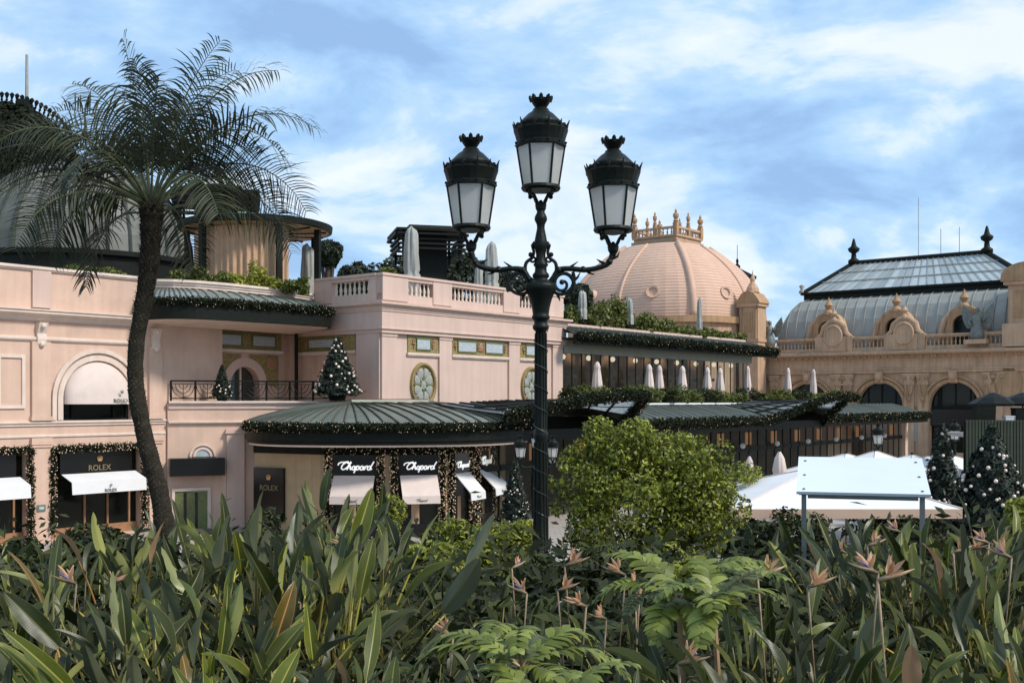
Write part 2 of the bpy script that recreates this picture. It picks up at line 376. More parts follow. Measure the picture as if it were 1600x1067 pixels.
def garland(parent, path, rad, per_m=260, lights=14, M=None, leaf=.10, light_r=.022, side=None, seed=1):
    """evergreen rope with small lights along a 3-D path in the parent's frame"""
    rng = np.random.default_rng(seed); pts = [Vector(p) for p in path]; seg = [(pts[i+1]-pts[i]).length for i in range(len(pts)-1)]; Lg = sum(seg)
    n = int(Lg*per_m); cum = np.cumsum([0]+seg); s = rng.random(n)*Lg; k = np.clip(np.searchsorted(cum, s)-1, 0, len(seg)-1)
    A = np.array([tuple(p) for p in pts]); base = A[k] + (A[k+1]-A[k])*((s-cum[k])/np.array(seg)[k])[:, None]
    d = rng.normal(size=(n, 3)); d /= np.linalg.norm(d, axis=1, keepdims=True); q = base + d*rad*rng.uniform(.25, 1.05, (n, 1))
    V, Q = leaf_quads(q, d, leaf, 2.4, .7, rng)
    g = stuff(np_mesh('garland', V, Q, M_GARLAND, parent))
    m = int(Lg*lights); s = rng.random(m)*Lg; k = np.clip(np.searchsorted(cum, s)-1, 0, len(seg)-1)
    base = A[k] + (A[k+1]-A[k])*((s-cum[k])/np.array(seg)[k])[:, None]; d = rng.normal(size=(m, 3)); d /= np.linalg.norm(d, axis=1, keepdims=True)
    c = base + d*rad*1.02; o = np.array([(1,0,0),(-1,0,0),(0,1,0),(0,-1,0),(0,0,1),(0,0,-1)])*light_r
    V = (c[:, None, :]+o[None]*rng.uniform(.7, 1.3, (m, 1, 1))).reshape(-1, 3); T = np.array([(0,2,4),(2,1,4),(1,3,4),(3,0,4),(2,0,5),(1,2,5),(3,1,5),(0,3,5)])
    Q = (T[None]+np.arange(m)[:, None, None]*6).reshape(-1, 3)
    stuff(np_mesh('fairy_lights', V, Q, M_LIGHTS, g))
    return g

def text_mesh(body, size):
    cu = bpy.data.curves.new('lettering', 'FONT'); cu.body = body; cu.size = size; cu.align_x = 'CENTER'; cu.extrude = .012; cu.resolution_u = 3
    o = bpy.data.objects.new('lettering', cu); COL.objects.link(o); dg = bpy.context.evaluated_depsgraph_get()
    me = bpy.data.meshes.new_from_object(o.evaluated_get(dg)); bpy.data.objects.remove(o); bpy.data.curves.remove(cu)
    return me
def lettering(body, size, material, parent, M, name='lettering'):
    me = text_mesh(body, size); me.transform(M @ Matrix.Rotation(R(90), 4, 'X')); me.materials.clear(); me.materials.append(material)
    return obj(name, me, parent)
def crown_mark(s, M, material, parent):
    mb = MB(); mb.box(-.34*s, .34*s, -.03, 0, 0, .12*s)
    for a in (-38, -19, 0, 19, 38):
        q = R(a); l = s*(.95 if a == 0 else .88); p = (l*math.sin(q), -.02, .1*s+l*math.cos(q)*.95)
        mb.tube([(.5*a/60*s, -.02, .1*s), p], [.12*s, .05*s], 5); mb.ball(p, .085*s, 6, 4)
    return xf(mb, M).build('crown_emblem', material, parent)
def script_word(s, M, material, parent, r=.027):
    """the word Chopard in slanted script, as strokes"""
    def ell(cx, cy, rx, ry, a0=20, a1=400, n=14): return [(cx+rx*math.cos(R(a0+(a1-a0)*k/n)), cy+ry*math.sin(R(a0+(a1-a0)*k/n))) for k in range(n+1)]
    st = [[(-.35, .62), (-.32, .86), (-.05, 1.02), (.4, 1.02), (.9, 1.12), (1.02, 1.02), (.88, .86)],
          [(.98, .84), (.9, 1.0), (.66, 1.0), (.36, .8), (.2, .5), (.24, .18), (.46, .02), (.74, .1), (1.0, .34), (1.24, .72), (1.36, 1.02), (1.28, 1.1), (1.18, .86), (1.1, .4), (1.06, 0)],
          [(1.08, .2), (1.24, .46), (1.4, .5), (1.44, .34), (1.42, .1), (1.52, .02), (1.68, .2)],
          ell(1.88, .25, .19, .25), [(2.02, .44), (2.16, .4), (2.26, .5)], [(2.30, .58), (2.20, 0), (2.12, -.42)], ell(2.46, .26, .18, .26, 150, 500),
          ell(2.98, .25, .2, .25, 40, 390), [(3.2, .5), (3.17, .1), (3.26, .02), (3.4, .18)], [(3.44, .52), (3.42, .0)], [(3.42, .26), (3.54, .5), (3.7, .52), (3.74, .4)],
          ell(3.98, .25, .2, .25, 40, 390), [(4.42, 1.12), (4.26, .6), (4.18, .12), (4.28, .02), (4.42, .16)]]
    mb = MB()
    for q in st: mb.tube([((x-2.05+.30*y)*s, 0, y*s) for x, y in q], r*(s/.27), 5)
    return xf(mb, M).build('lettering', material, parent)

BAL = [(.055, 0), (.055, .05), (.03, .07), (.05, .16), (.055, .22), (.03, .36), (.022, .44), (.035, .47), (.05, .49), (.05, .54)]
def baluster_mesh(h, k=1., n=8, material=None):
    mb = MB(); mb.lathe([(r*k, z/.54*h) for r, z in BAL], n); o = mb.build('baluster', material or M_TRIM, None, True); me = o.data; bpy.data.objects.remove(o); return me

# ------------------------------------------------------------------ corner block
def build_block():
    t = cafe_thing('corner_block', 'two storey pink stucco corner block with balustraded roof terrace and oval medallions', 'building')
    LEN = 13.05; BK = 10.
    w = MB(); w.box(.0, LEN, .10, BK, GZ-.3, 5.7); w.build('wall', M_STUCCO, t)
    # pilasters of the bright face and of the shaded return
    for i, (a, b) in enumerate(((-.0, .88), (3.61, 4.44), (8.62, 9.45), (12.2, LEN))):
        m = MB(); m.box(a-.002 if i == 0 else a, b + (.004 if i == 3 else 0), -.0, .098, GZ, 4.5); m.box(a-.03, b+.03, -.035, .1, 4.36, 4.497); m.build('pilaster', M_STUCCO, t)
    for a, b in ((.11, 1.5),):
        m = MB(); m.box(-.07, -.002, a, b, 1.5, 4.55); m.build('pilaster', M_STUCCO, t)
    # entablature with two mouldings, then the parapet
    e = MB(); path = [(-.0, 5.9), (-.0, 0), (LEN, 0), (LEN, 6)]
    e.sweep(path, [(-.2, 4.5), (.10, 4.5), (.10, 4.62), (.17, 4.66), (.17, 4.72), (.13, 4.74), (.13, 5.40), (.17, 5.42), (.17, 5.47), (.20, 5.50), (.20, 5.60), (.30, 5.66), (.38, 5.70), (.38, 5.80), (.0, 5.84), (-.3, 5.84)]); e.build('entablature', M_STUCCO, t)
    bal = MB(); T0, T1 = .0, .30
    def parapet(a, b, openings, axis):
        def bx(x0, x1, z0, z1, o=0, c=0):
            if axis == 'u': bal.box(x0-c, x1+c, T0-o, T1+o, z0, z1)
            else: bal.box(T0-o, T1+o, x0-c, x1+c, z0, z1)
        bx(a, b, 5.845, 6.20)
        edges = [a] + [q for o in openings for q in o] + [b]
        for i in range(0, len(edges), 2):
            bx(edges[i], edges[i+1], 6.2, 6.80)
            if edges[i+1]-edges[i] > .5: bx(edges[i], edges[i+1], 5.9, 6.93, .045, .0 if axis == 'u' else -.001)
        bx(a, b, 6.80, 6.94, .02, .0); bx(a, b, 6.94, 7.05, .09, .05 if axis == 'u' else -.03)
    OU = [(1.55, 3.15), (4.40, 8.14), (9.40, 11.0)]; OV = [(.80, 3.14)]
    parapet(0, LEN, OU, 'u'); parapet(.305, 4.25, OV, 'v')
    bo = bal.build('parapet', M_STUCCO, t)
    bm = baluster_mesh(.60, 1.25)
    for a, b in OU:
        n = int((b-a)/.265)
        for k in range(n): obj('baluster', bm, bo, (a+(k+.5)*(b-a)/n, .15, 6.2))
    for a, b in OV:
        n = int((b-a)/.265)
        for k in range(n): obj('baluster', bm, bo, (.15, a+(k+.5)*(b-a)/n, 6.2))
    MB().box(.31, LEN-.31, .31, BK, 5.70, 5.88).build('terrace_floor', M_PLAZA, t)
    # friezes: mosaic field, blue inset, cartouche, ledge
    def frieze(M, a, b, insets, z0=3.72, z1=4.49):
        f = xf(MB().box(a, b, -.045, -.001, z0, z1), M).build('frieze_panel', M_MOSAIC, t)
        m = MB(); m.box(a-.05, b+.05, -.12, -.002, z0-.10, z0-.002); m.box(a-.02, b+.02, -.085, -.002, z0-.15, z0-.1)
        xf(m, M).build('ledge', M_TRIM, f)
        for c, hw in insets:
            m = MB(); m.box(c-hw, c+hw, -.075, -.046, z0+.18, z1-.16); xf(m, M).build('enamel_inset', M_BLUEPANEL, f)
            m = MB()
            for (x0, x1, q0, q1) in ((c-hw-.05, c+hw+.05, z0+.12, z0+.18), (c-hw-.05, c+hw+.05, z1-.16, z1-.10), (c-hw-.05, c-hw, z0+.18, z1-.16), (c+hw, c+hw+.05, z0+.18, z1-.16)):
                m.box(x0, x1, -.095, -.046, q0, q1)
            xf(m, M).build('inset_frame', M_GREENGLAZE, f)
            for sgn in (-1, 1):
                m = MB(); q = c+sgn*(hw+.2)
                pts = [(q+sgn*.08*math.cos(a_)*(1-.12*a_), -.07, (z0+z1)/2+.22*math.sin(a_*1.05)*(1-.06*a_)) for a_ in np.linspace(0, 5.5, 14)]
                m.tube(pts, .035, 5); m.ball((q, -.07, (z0+z1)/2), .07, 6, 4); xf(m, M).build('scroll_relief', M_MOSAIC2, f)
        if len(insets) == 2:
            m = MB(); m.ball((0, 0, 0), 1, 10, 6); c = (insets[0][0]+insets[1][0])/2
            m.v = [(c+x*.17, -.06+y*.07, (z0+z1)/2+z*.24) for x, y, z in m.v]; xf(m, M).build('cartouche', M_MOSAIC2, f)
    I = Matrix.Translation((0, .1, 0)); MV = Matrix.Rotation(R(-90), 4, 'Z')
    frieze(I, 1.62, 3.58, [(2.6, .42)]); frieze(I, 4.52, 8.54, [(5.55, .62), (7.52, .62)]); frieze(I, 9.5, 11.46, [(10.45, .42)])
    frieze(MV, -5.4, -1.6, [(-3.5, 1.05)], 3.80)
    # warm wall field behind the balcony tree
    MB().box(-.012, -.002, 1.6, 5.8, 1.6, 3.6).build('wall_field', M_STUCCO2, t)
    # oval medallions: ring, relief, petals
    for c in (2.6, 10.45):
        m = MB(); cz = 2.33; rx, rz = .80, .96; n = 36
        ring = lambda k, y: [(c+k*rx*math.cos(2*math.pi*i/n), y, cz+k*rz*math.sin(2*math.pi*i/n)) for i in range(n+1)]
        m.sheet([ring(.86, .09), ring(.86, .01), ring(.92, -.03), ring(1.0, -.02), ring(1.03, .10)]); mo = m.build('medallion', M_MOSAIC, t)
        m = MB(); m.add([(c+.87*rx*math.cos(2*math.pi*i/n), .07, cz+.87*rz*math.sin(2*math.pi*i/n)) for i in range(n)], [tuple(range(n))]); m.build('medallion_field', M_MOSAIC2, mo)
        for k in range(8):
            a = 2*math.pi*k/8+R(22); m = MB(); px_, pz_ = c+.52*rx*math.cos(a), cz+.56*rz*math.sin(a)
            m.lathe([(0, 0), (.17, .01), (.20, .05), (.12, .09), (0, .10)], 10); m.v = [(px_+x*(1.0), .065-z*.6, pz_+y*1.15) for x, y, z in m.v]; m.build('rosette', M_MEDAL, mo)
            m = MB(); m.tube([(c+.2*rx*math.cos(a+.39), .05, cz+.2*rz*math.sin(a+.39)), (c+.8*rx*math.cos(a+.39), .05, cz+.8*rz*math.sin(a+.39))], [.07, .035], 6); m.build('relief_petal', M_GREENGLAZE if k % 2 else M_MEDAL, mo)
        m = MB(); m.lathe([(0, 0), (.16, .01), (.19, .06), (.08, .10), (0, .12)], 12); m.v = [(c+x, .065-z*.6, cz+y*1.15) for x, y, z in m.v]; m.build('rosette', M_MEDAL, mo)
    return t
build_block()

# ------------------------------------------------------------------ left wing
def build_wing():
    V0 = 4.89
    t = cafe_thing('cafe_wing', 'pink stucco wing with arched upper window, cornice and garlanded shop windows', 'building')
    I = Matrix.Translation((0, V0, 0))
    ac, ah, zs = -10.15, 1.40, 1.72
    arch2 = -17.6
    w = MB()
    shops = [(-12.0, -8.25), (-16.75, -12.85)]
    holes = [arch_poly(ac, ah, zs, .9), arch_poly(-16.2, ah, zs, .9)] + [[(a, GZ+.05), (a, -.06), (b, -.06), (b, GZ+.05)] for a, b in shops]
    wall_holes(w, [(-22, GZ-.3), (-4.9, GZ-.3), (-4.9, 6.3), (-22, 6.3)], holes, 0, .6)
    w.box(-4.899, -4.5, .0, 1.1, GZ, 6.3)
    w.box(-22, -4.91, .62, .7, GZ, 6.29)
    xf(w, I).build('wall', M_WINGSTUCCO, t)
    m = MB(); m.box(-22, -8.0, -.07, .4, 6.305, 6.36); m.box(-22, -7.99, -.12, .45, 6.362, 6.46); xf(m, I).build('coping', M_TRIM, t)
    m = MB(); m.box(-12.75, -12.05, -.10, -.002, 4.98, 6.30); xf(m, I).build('parapet_pier', M_STUCCO, t)
    # cornice and string courses
    path = [(-22, V0), (-8.3, V0)]
    c = MB(); cornice(c, path, 4.50, 1.3, 1.05); c.build('cornice', M_TRIM, t)
    c = MB(); c.sweep(path, [(0, 3.76), (.06, 3.78), (.10, 3.83), (.10, 3.90), (0, 3.94)]); c.build('string_course', M_TRIM, t)
    c = MB(); p2 = [(-22, V0), (-7.25, V0)]; c.sweep(p2, [(0, .70), (.06, .72), (.06, .78), (.12, .82), (.12, .88), (0, .90)]); c.build('string_course', M_TRIM, t)
    c = MB(); c.sweep(p2, [(0, .30), (.05, .31), (.05, .38), (0, .40)]); c.build('string_course', M_TRIM, t)
    # pilasters with consoles
    for a, b in ((-12.78, -12.08), (-8.02, -7.45), (-19.6, -18.9)):
        m = MB(); m.box(a, b, -.12, -.001, GZ, .29); m.box(a-.06, b+.06, -.2, -.002, .05, .13); m.box(a-.04, b+.04, -.17, -.002, -.05, .04); m.box(a-.03, b+.03, -.16, -.002, .135, .29)
        m.box(a, b, -.12, -.001, .905, 3.755); m.box(a-.05, b+.05, -.18, -.002, .91, 1.06); xf(m, I).build('pilaster', M_WINGSTUCCO, t)
        cx = (a+b)/2; m = MB(); extrude_x(m, [(-.001, 3.60), (-.14, 3.66), (-.17, 3.85), (-.13, 4.05), (-.22, 4.25), (-.30, 4.45), (-.001, 4.47)], cx-.17, cx+.17)
        m.ball((cx, -.16, 3.66), .11, 8, 5); m.ball((cx, -.25, 4.32), .10, 8, 5); xf(m, I).build('console', M_TRIM, t)
    # recessed panel frame between the pilasters
    m = MB()
    for (x0, x1, q0, q1) in ((-15.0+1.0, -13.0, 3.15, 3.27), (-14.0, -13.0, 1.35, 1.47), (-14.0, -13.88, 1.47, 3.15), (-13.12, -13.0, 1.47, 3.15)): m.box(x0, x1, -.06, -.001, q0, q1)
    xf(m, I).build('panel_frame', M_TRIM, t)
    # arched upper window
    for cx in (ac, -16.2):
        m = MB(); arch_band(m, cx, zs, ah+.02, ah+.22, -.06, .0, .92); arch_band(m, cx, zs, ah+.30, ah+.46, -.11, .0, .92); xf(m, I).build('arch_moulding', M_TRIM, t)
        f = xf(MB().box(cx-ah, cx+ah, .30, .36, .9, 3.1), I).build('window', M_GLASSDARK, t)
        m = MB()
        for x in (-ah, -.95, .75, ah-.1): m.box(cx+x, cx+x+.1, .22, .29, .9, 3.05)
        m.box(cx-ah, cx+ah, .2, .30, .9, .98); xf(m, I).build('window_frame', M_DARK, f)
        # bulging fabric awning that fills the arch
        rows = []
        for i in range(13):
            a = math.pi/2*i/12; rr = []
            for k in range(25):
                b = math.pi*k/24; x = -math.cos(b); zt = math.sin(b)
                rr.append((cx+x*ah*.985, .22-math.sin(a)*.72*max(zt, .0)**.45*1.0, 1.76+zt*ah*.985*math.cos(a)))
            rows.append(rr)
        m = MB(); m.sheet(rows); aw = xf(m, I).build('awning', M_CREAM, t, True)
        m = MB(); vr = [(cx-math.cos(math.pi*k/24)*ah*.985, .215-.72*max(math.sin(math.pi*k/24), 0)**.45) for k in range(25)]
        m.sheet([[(x, y-.004, 1.77) for x, y in vr], [(x, y-.02, 1.50) for x, y in vr]]); xf(m, I).build('valance', M_CREAM, aw)
        if cx == ac:
            lettering('ROLEX', .21, M_GREYLETTER, aw, Matrix.Translation((cx+.65, V0-.53, 1.56)))
            crown_mark(.13, Matrix.Translation((cx+.65, V0-.56, 1.90)), M_GREYLETTER, aw)
    # shop windows
    for j, (a, b) in enumerate(shops):
        s = xf(MB().box(a+.02, b-.02, .45, .52, GZ+.06, -.08), I).build('shop_window', M_GLASSDARK, t)
        m = MB()
        for x in (a+.30, a+1.5, b-1.3, b-.38): m.box(x, x+.07, .38, .449, GZ+.05, -1.1)
        m.box(a+.02, b-.02, .37, .448, GZ+.05, GZ+.4); xf(m, I).build('shop_frame', M_WOOD, s)
        sb = xf(MB().box(a+.4, b-.4, .12, .34, -1.10, -.28), I).build('sign_box', M_BLACK, t)
        lettering('ROLEX', .30, M_BRONZELETTER, sb, Matrix.Translation(((a+b)/2+.1, V0+.10, -1.0)))
        crown_mark(.20, Matrix.Translation(((a+b)/2+.1, V0+.10, -.66)), M_GOLD, sb)
        m = MB(); extrude_x(m, [(.10, -1.12), (.12, -1.09), (-.62, -1.35), (-.66, -1.80), (-.64, -1.80), (-.60, -1.37)], a+.45, b-.25); aw = xf(m, I).build('awning', M_WHITE, t)
        lettering('ROLEX', .16, M_GREYLETTER, aw, Matrix.Translation(((a+b)/2+.1, V0-.68, -1.76)))
        crown_mark(.09, Matrix.Translation(((a+b)/2+.1, V0-.68, -1.56)), M_GREYLETTER, aw)
        garland(t, [(a-.02, V0-.12, GZ+.3), (a-.02, V0-.12, -.12), (b+.02, V0-.12, -.12), (b+.02, V0-.12, GZ+.3)], .17, 420, 55, leaf=.12, light_r=.022, seed=3+j)
        for k in range(9):                                   # goods behind the glass
            x = a+.5+(b-a-1)*k/8; m = MB(); h = .3+.5*random.random(); m.box(x-.12, x+.12, .8, 1., GZ+.3, GZ+.9+h); m.ball((x, .85, GZ+1.0+h), .10, 8, 5)
            xf(m, I).build('display_stand', M_GOLD if k % 3 == 0 else M_CURTAIN, s)
    m = MB(); m.box(-12.62, -12.3, -.16, -.121, -2.35, -2.12); pq = xf(m, I).build('wall_plaque', M_GREYLETTER, t); xf(MB().box(-12.55, -12.37, -.175, -.161, -2.29, -2.18), I).build('plaque_face', M_BLUEPANEL, pq)
    # recessed balcony wall with its arch and mosaic friezes
    VB = 5.86; J = Matrix.Translation((0, VB, 0)); bc, bh, bs = -2.6, .78, 2.33
    w = MB(); wall_holes(w, [(-4.5, 1.4), (-.03, 1.4), (-.03, 6.3), (-4.5, 6.3)], [arch_poly(bc, bh, bs, 1.62)], 0, .5); xf(w, J).build('balcony_wall', M_STUCCO2, t)
    m = MB(); arch_band(m, bc, bs, bh, bh+.40, -.05, 0, 1.62); xf(m, J).build('arch_moulding', M_STUCCO, t)
    f = xf(MB().box(bc-bh, bc+bh, .35, .4, 1.6, 3.15), J).build('balcony_door', M_GLASSDARK, t); xf(MB().box(bc-.04, bc+.04, .28, .349, 1.6, 3.1), J).build('door_mullion', M_TRIM, f)
    fz = xf(MB().box(-4.45, -.6, -.05, -.001, 3.86, 4.62), J).build('frieze_panel', M_MOSAIC, t)
    m = MB(); m.box(-4.5, -.55, -.13, -.002, 3.72, 3.855); xf(m, J).build('ledge', M_TRIM, fz)
    for c in (-3.45, -1.6):
        xf(MB().box(c-.6, c+.6, -.08, -.051, 4.04, 4.46), J).build('enamel_inset', M_BLUEPANEL, fz)
        m = MB()
        for q in (-.68, .6): m.box(c+q, c+q+.08, -.1, -.052, 3.98, 4.52)
        m.box(c-.6, c+.6, -.1, -.052, 4.46, 4.52); m.box(c-.6, c+.6, -.1, -.052, 3.98, 4.04); xf(m, J).build('inset_frame', M_GREENGLAZE, fz)
    for sg in (-1, 1):
        pts = [(bc+sg*1.85, 2.2), (bc+sg*1.85, 3.65), (bc+sg*.2, 3.65)] + [(bc+sg*1.2*math.cos(a), bs+1.2*math.sin(a)) for a in np.linspace(1.35, .0, 9)]
        m = MB(); vs_ = [(x, -.035, z) for x, z in pts]; m.add(vs_, [tuple(range(len(vs_)))]); sp = xf(m, J).build('spandrel', M_MOSAIC, t)
        m = MB(); m.lathe([(0, 0), (.26, .02), (.30, .07), (.15, .1), (0, .12)], 14); m.v = [(bc+sg*1.45+x, -.04-z*.6, 3.3+y) for x, y, z in m.v]; xf(m, J).build('rosette', M_MOSAIC2, sp)
    MB().box(-.32, -.03, 5.55, 5.85, 1.6, 4.6).build('corner_pier', M_STUCCO2, t)
    MB().tube([(-.42, 5.0, 1.6), (-.42, 5.0, 4.75)], .085, 10).build('iron_column', M_DARK, t)
    # curved attic coping above the balcony canopy
    path = [(-8.0, 4.86), (-7.3, 4.25), (-6.5, 3.9), (-5.2, 3.72), (-3.2, 3.75), (-1.6, 3.95), (-.12, 4.3)]
    m = MB(); m.sweep(path, [(-.3, 5.4), (0, 5.4), (0, 6.18), (.05, 6.2), (.05, 6.27), (.12, 6.30), (.12, 6.40), (-.35, 6.44), (-.35, 5.5)]); m.build('attic_coping', M_TRIM, t)
    MB().prism(path + [(-.1, 9), (-8, 9)], 5.95, 6.1).build('roof_floor', M_PLAZA, t)
    return t
build_wing()

# ------------------------------------------------------------------ balcony over the ground floor
def smooth_path(pts, n=6):
    out = []; m = len(pts)
    for i in range(m-1):
        p0, p1, p2, p3 = (Vector(pts[max(i-1, 0)]), Vector(pts[i]), Vector(pts[i+1]), Vector(pts[min(i+2, m-1)]))
        for k in range(n):
            t = k/n; out.append(.5*((2*p1)+(p2-p0)*t+(2*p0-5*p1+4*p2-p3)*t*t+(3*p1-p0-3*p2+p3)*t*t*t))
    out.append(Vector(pts[-1])); return [tuple(p) for p in out]
def build_balcony():
    t = cafe_thing('balcony', 'pink balcony base with white coping, iron scroll railing and small doorway below', 'balcony')
    path = [(-7.2, 4.72), (-5.3, 3.64), (-3.5, 2.6), (-1.6, .95), (-.1, -1.0), (.35, -1.55)]
    poly = path + [(.4, -.06), (-.03, -.06), (-.03, 5.8), (-4.4, 5.8), (-4.4, 4.84), (-7.2, 4.84)]
    ins = [(x*1.0, y+.06) for x, y in path]
    MB().prism(ins + poly[6:], GZ-.2, 1.30).build('wall', M_WINGSTUCCO, t)
    MB().prism(poly, 1.30, 1.50).build('slab', M_STUCCO, t)
    m = MB(); m.sweep(path, [(-.4, 1.505), (.09, 1.505), (.11, 1.54), (.11, 1.61), (-.4, 1.625)]); m.build('coping', M_TRIM, t)
    m = MB(); m.sweep(path[:4], [(-.1, .70), (.04, .70), (.08, .74), (.08, .80), (-.1, .82)]); m.build('string_course', M_TRIM, t)
    # doorway in the wall below
    A, B = path[0], path[2]; S = seg_matrix(A, (ins[2][0], ins[2][1])); S = seg_matrix((A[0], A[1]+.06), ins[2])
    def put(mb): return xf(mb, S)
    d = put(MB().box(.28, 1.52, -.02, .02, GZ, -2.02)).build('door', M_GREENGLAZE, t); put(MB().box(.62, .72, -.05, -.021, GZ, -2.05)).build('door_mullion', M_BLACK, d); put(MB().box(1.05, 1.15, -.05, -.021, GZ, -2.05)).build('door_mullion', M_BLACK, d)
    m = MB(); m.box(.16, .27, -.08, .02, GZ, -1.99); m.box(1.53, 1.66, -.08, .02, GZ, -1.99); m.box(.16, 1.66, -.08, .02, -1.985, -1.86); put(m).build('door_frame', M_TRIM, t)
    put(MB().box(.05, 2.16, -.55, -.002, -1.36, -.66)).build('door_canopy', M_BLACK, t)
    fc, fr = 1.35, .52; m = MB(); arch_band(m, fc, -.62, fr*.55, fr*.72, -.07, 0); arch_band(m, fc, -.62, fr*.85, fr, -.09, 0); put(m).build('fanlight_moulding', M_TRIM, t)
    m = MB(); n = 14; m.add([(fc, -.03, -.62)]+[(fc-fr*.56*math.cos(math.pi*k/n), -.03, -.62+fr*.56*math.sin(math.pi*k/n)) for k in range(n+1)], [(0, k+2, k+1) for k in range(n)]); put(m).build('fanlight', M_BLUEPANEL, t)
    m = MB(); m.box(2.28, 2.98, -.14, .0, GZ, .3); m.box(2.22, 3.04, -.2, -.0, .3, .38); m.box(2.24, 3.02, -.17, .0, .385, .46); put(m).build('pilaster', M_STUCCO, t)
    # railing
    rail = [(x, y) for x, y in smooth_path([(-7.08, 4.74), (-5.25, 3.74), (-3.45, 2.72), (-1.6, 1.1)], 8)]
    r = MB(); r.tube([(x, y, 2.42) for x, y in rail], .032, 6); r.tube([(x, y, 2.30) for x, y in rail], .016, 5); r.tube([(x, y, 1.72) for x, y in rail], .022, 6)
    ro = r.build('railing', M_IRON, t)
    L_ = [0]
    for i in range(len(rail)-1): L_.append(L_[-1]+(Vector(rail[i+1])-Vector(rail[i])).length)
    def at(s):
        for i in range(len(rail)-1):
            if s <= L_[i+1]: k = (s-L_[i])/(L_[i+1]-L_[i]); return Vector(rail[i])*(1-k)+Vector(rail[i+1])*k
        return Vector(rail[-1])
    n = 7; W = L_[-1]/n
    for k in range(n+1):
        p = at(k*W); q = MB().box(p.x-.03, p.x+.03, p.y-.03, p.y+.03, 1.6, 2.42); q.build('railing_post', M_IRON, ro)
    for k in range(n):
        q = MB(); c = (k+.5)*W
        for rr in (.16, .30, .44):
            pts = [at(c+rr*math.sin(a)) for a in np.linspace(-1.5, 1.5, 11)]; zz = [2.30-rr*1.25*math.cos(a)*1.0 for a in np.linspace(-1.5, 1.5, 11)]
            q.tube([(p.x, p.y, max(z, 1.73)) for p, z in zip(pts, zz)], .014, 5)
        p = at(c); q.tube([(p.x, p.y, 1.72), (p.x, p.y, 2.3)], .014, 5)
        q.build('railing_scroll', M_IRON, ro)
    return t
build_balcony()

# ------------------------------------------------------------------ glazed canopy over the balcony
def marquee_strip(t, eave, back, z_e, z_b, nseam, fascia=(0, .5), seam=.035, mat_p=None, sag=.12):
    """panels and seams between an eave line and a back line (equal point counts), both (x,y,z)"""
    n = len(eave)
    def pt(i, k):
        a, b = Vector(eave[i]), Vector(back[i]); p = a.lerp(b, k); p.z += sag*math.sin(math.pi*k); return p
    K = [0, .25, .5, .75, 1]
    for i in range(n-1):
        m = MB(); m.sheet([[pt(i, k), pt(i+1, k)] for k in K]); m.build('roof_panel', mat_p or M_ZINC, t)
    for i in range(n):
        m = MB(); m.tube([pt(i, k)+Vector((0, 0, seam*.6)) for k in K], seam, 4); m.build('roof_seam', M_ZINC_DARK, t)
def build_canopy():
    t = cafe_thing('balcony_canopy', 'curved zinc canopy with dark fascia and garland above the balcony', 'canopy')
    eave2 = smooth_path([(-8.55, 4.80), (-8.42, 3.6), (-7.9, 2.78), (-6.9, 2.33), (-4.6, 2.15), (-2.2, 2.0), (-.95, 2.2), (-.25, 3.2)], 4)
    back2 = smooth_path([(-8.0, 4.9), (-7.6, 4.5), (-7.2, 4.2), (-6.4, 3.85), (-4.6, 3.68), (-2.6, 3.78), (-1.4, 3.95), (-.2, 4.25)], 4)
    marquee_strip(t, [(x, y, 5.42) for x, y in eave2], [(x, y, 6.05) for x, y in back2], 0, 0, 0, seam=.03, mat_p=M_GLASSROOF)
    m = MB(); m.sweep(eave2, [(-.15, 4.76), (.0, 4.74), (.03, 4.76), (.03, 5.34), (.10, 5.36), (.10, 5.46), (-.1, 5.47)]); m.build('fascia', M_DARK, t)
    m = MB(); inner = smooth_path([(-8.2, 4.88), (-7.9, 4.86), (-7.0, 4.86), (-6., 4.86), (-4.6, 4.86), (-2.6, 5.0), (-1.2, 5.2), (-.1, 5.2)], 4)
    m.sheet([[(x, y, 4.755) for x, y in eave2], [((x+a)/2, (y+b)/2, 4.72) for (x, y), (a, b) in zip(eave2, inner)], [(x, y, 4.60) for x, y in inner]]); m.build('soffit', M_TRIM, t, True)
    garland(t, [(x, y-.06, 5.44) for x, y in eave2], .20, 640, 14, leaf=.13, light_r=.018, seed=8)
build_canopy()

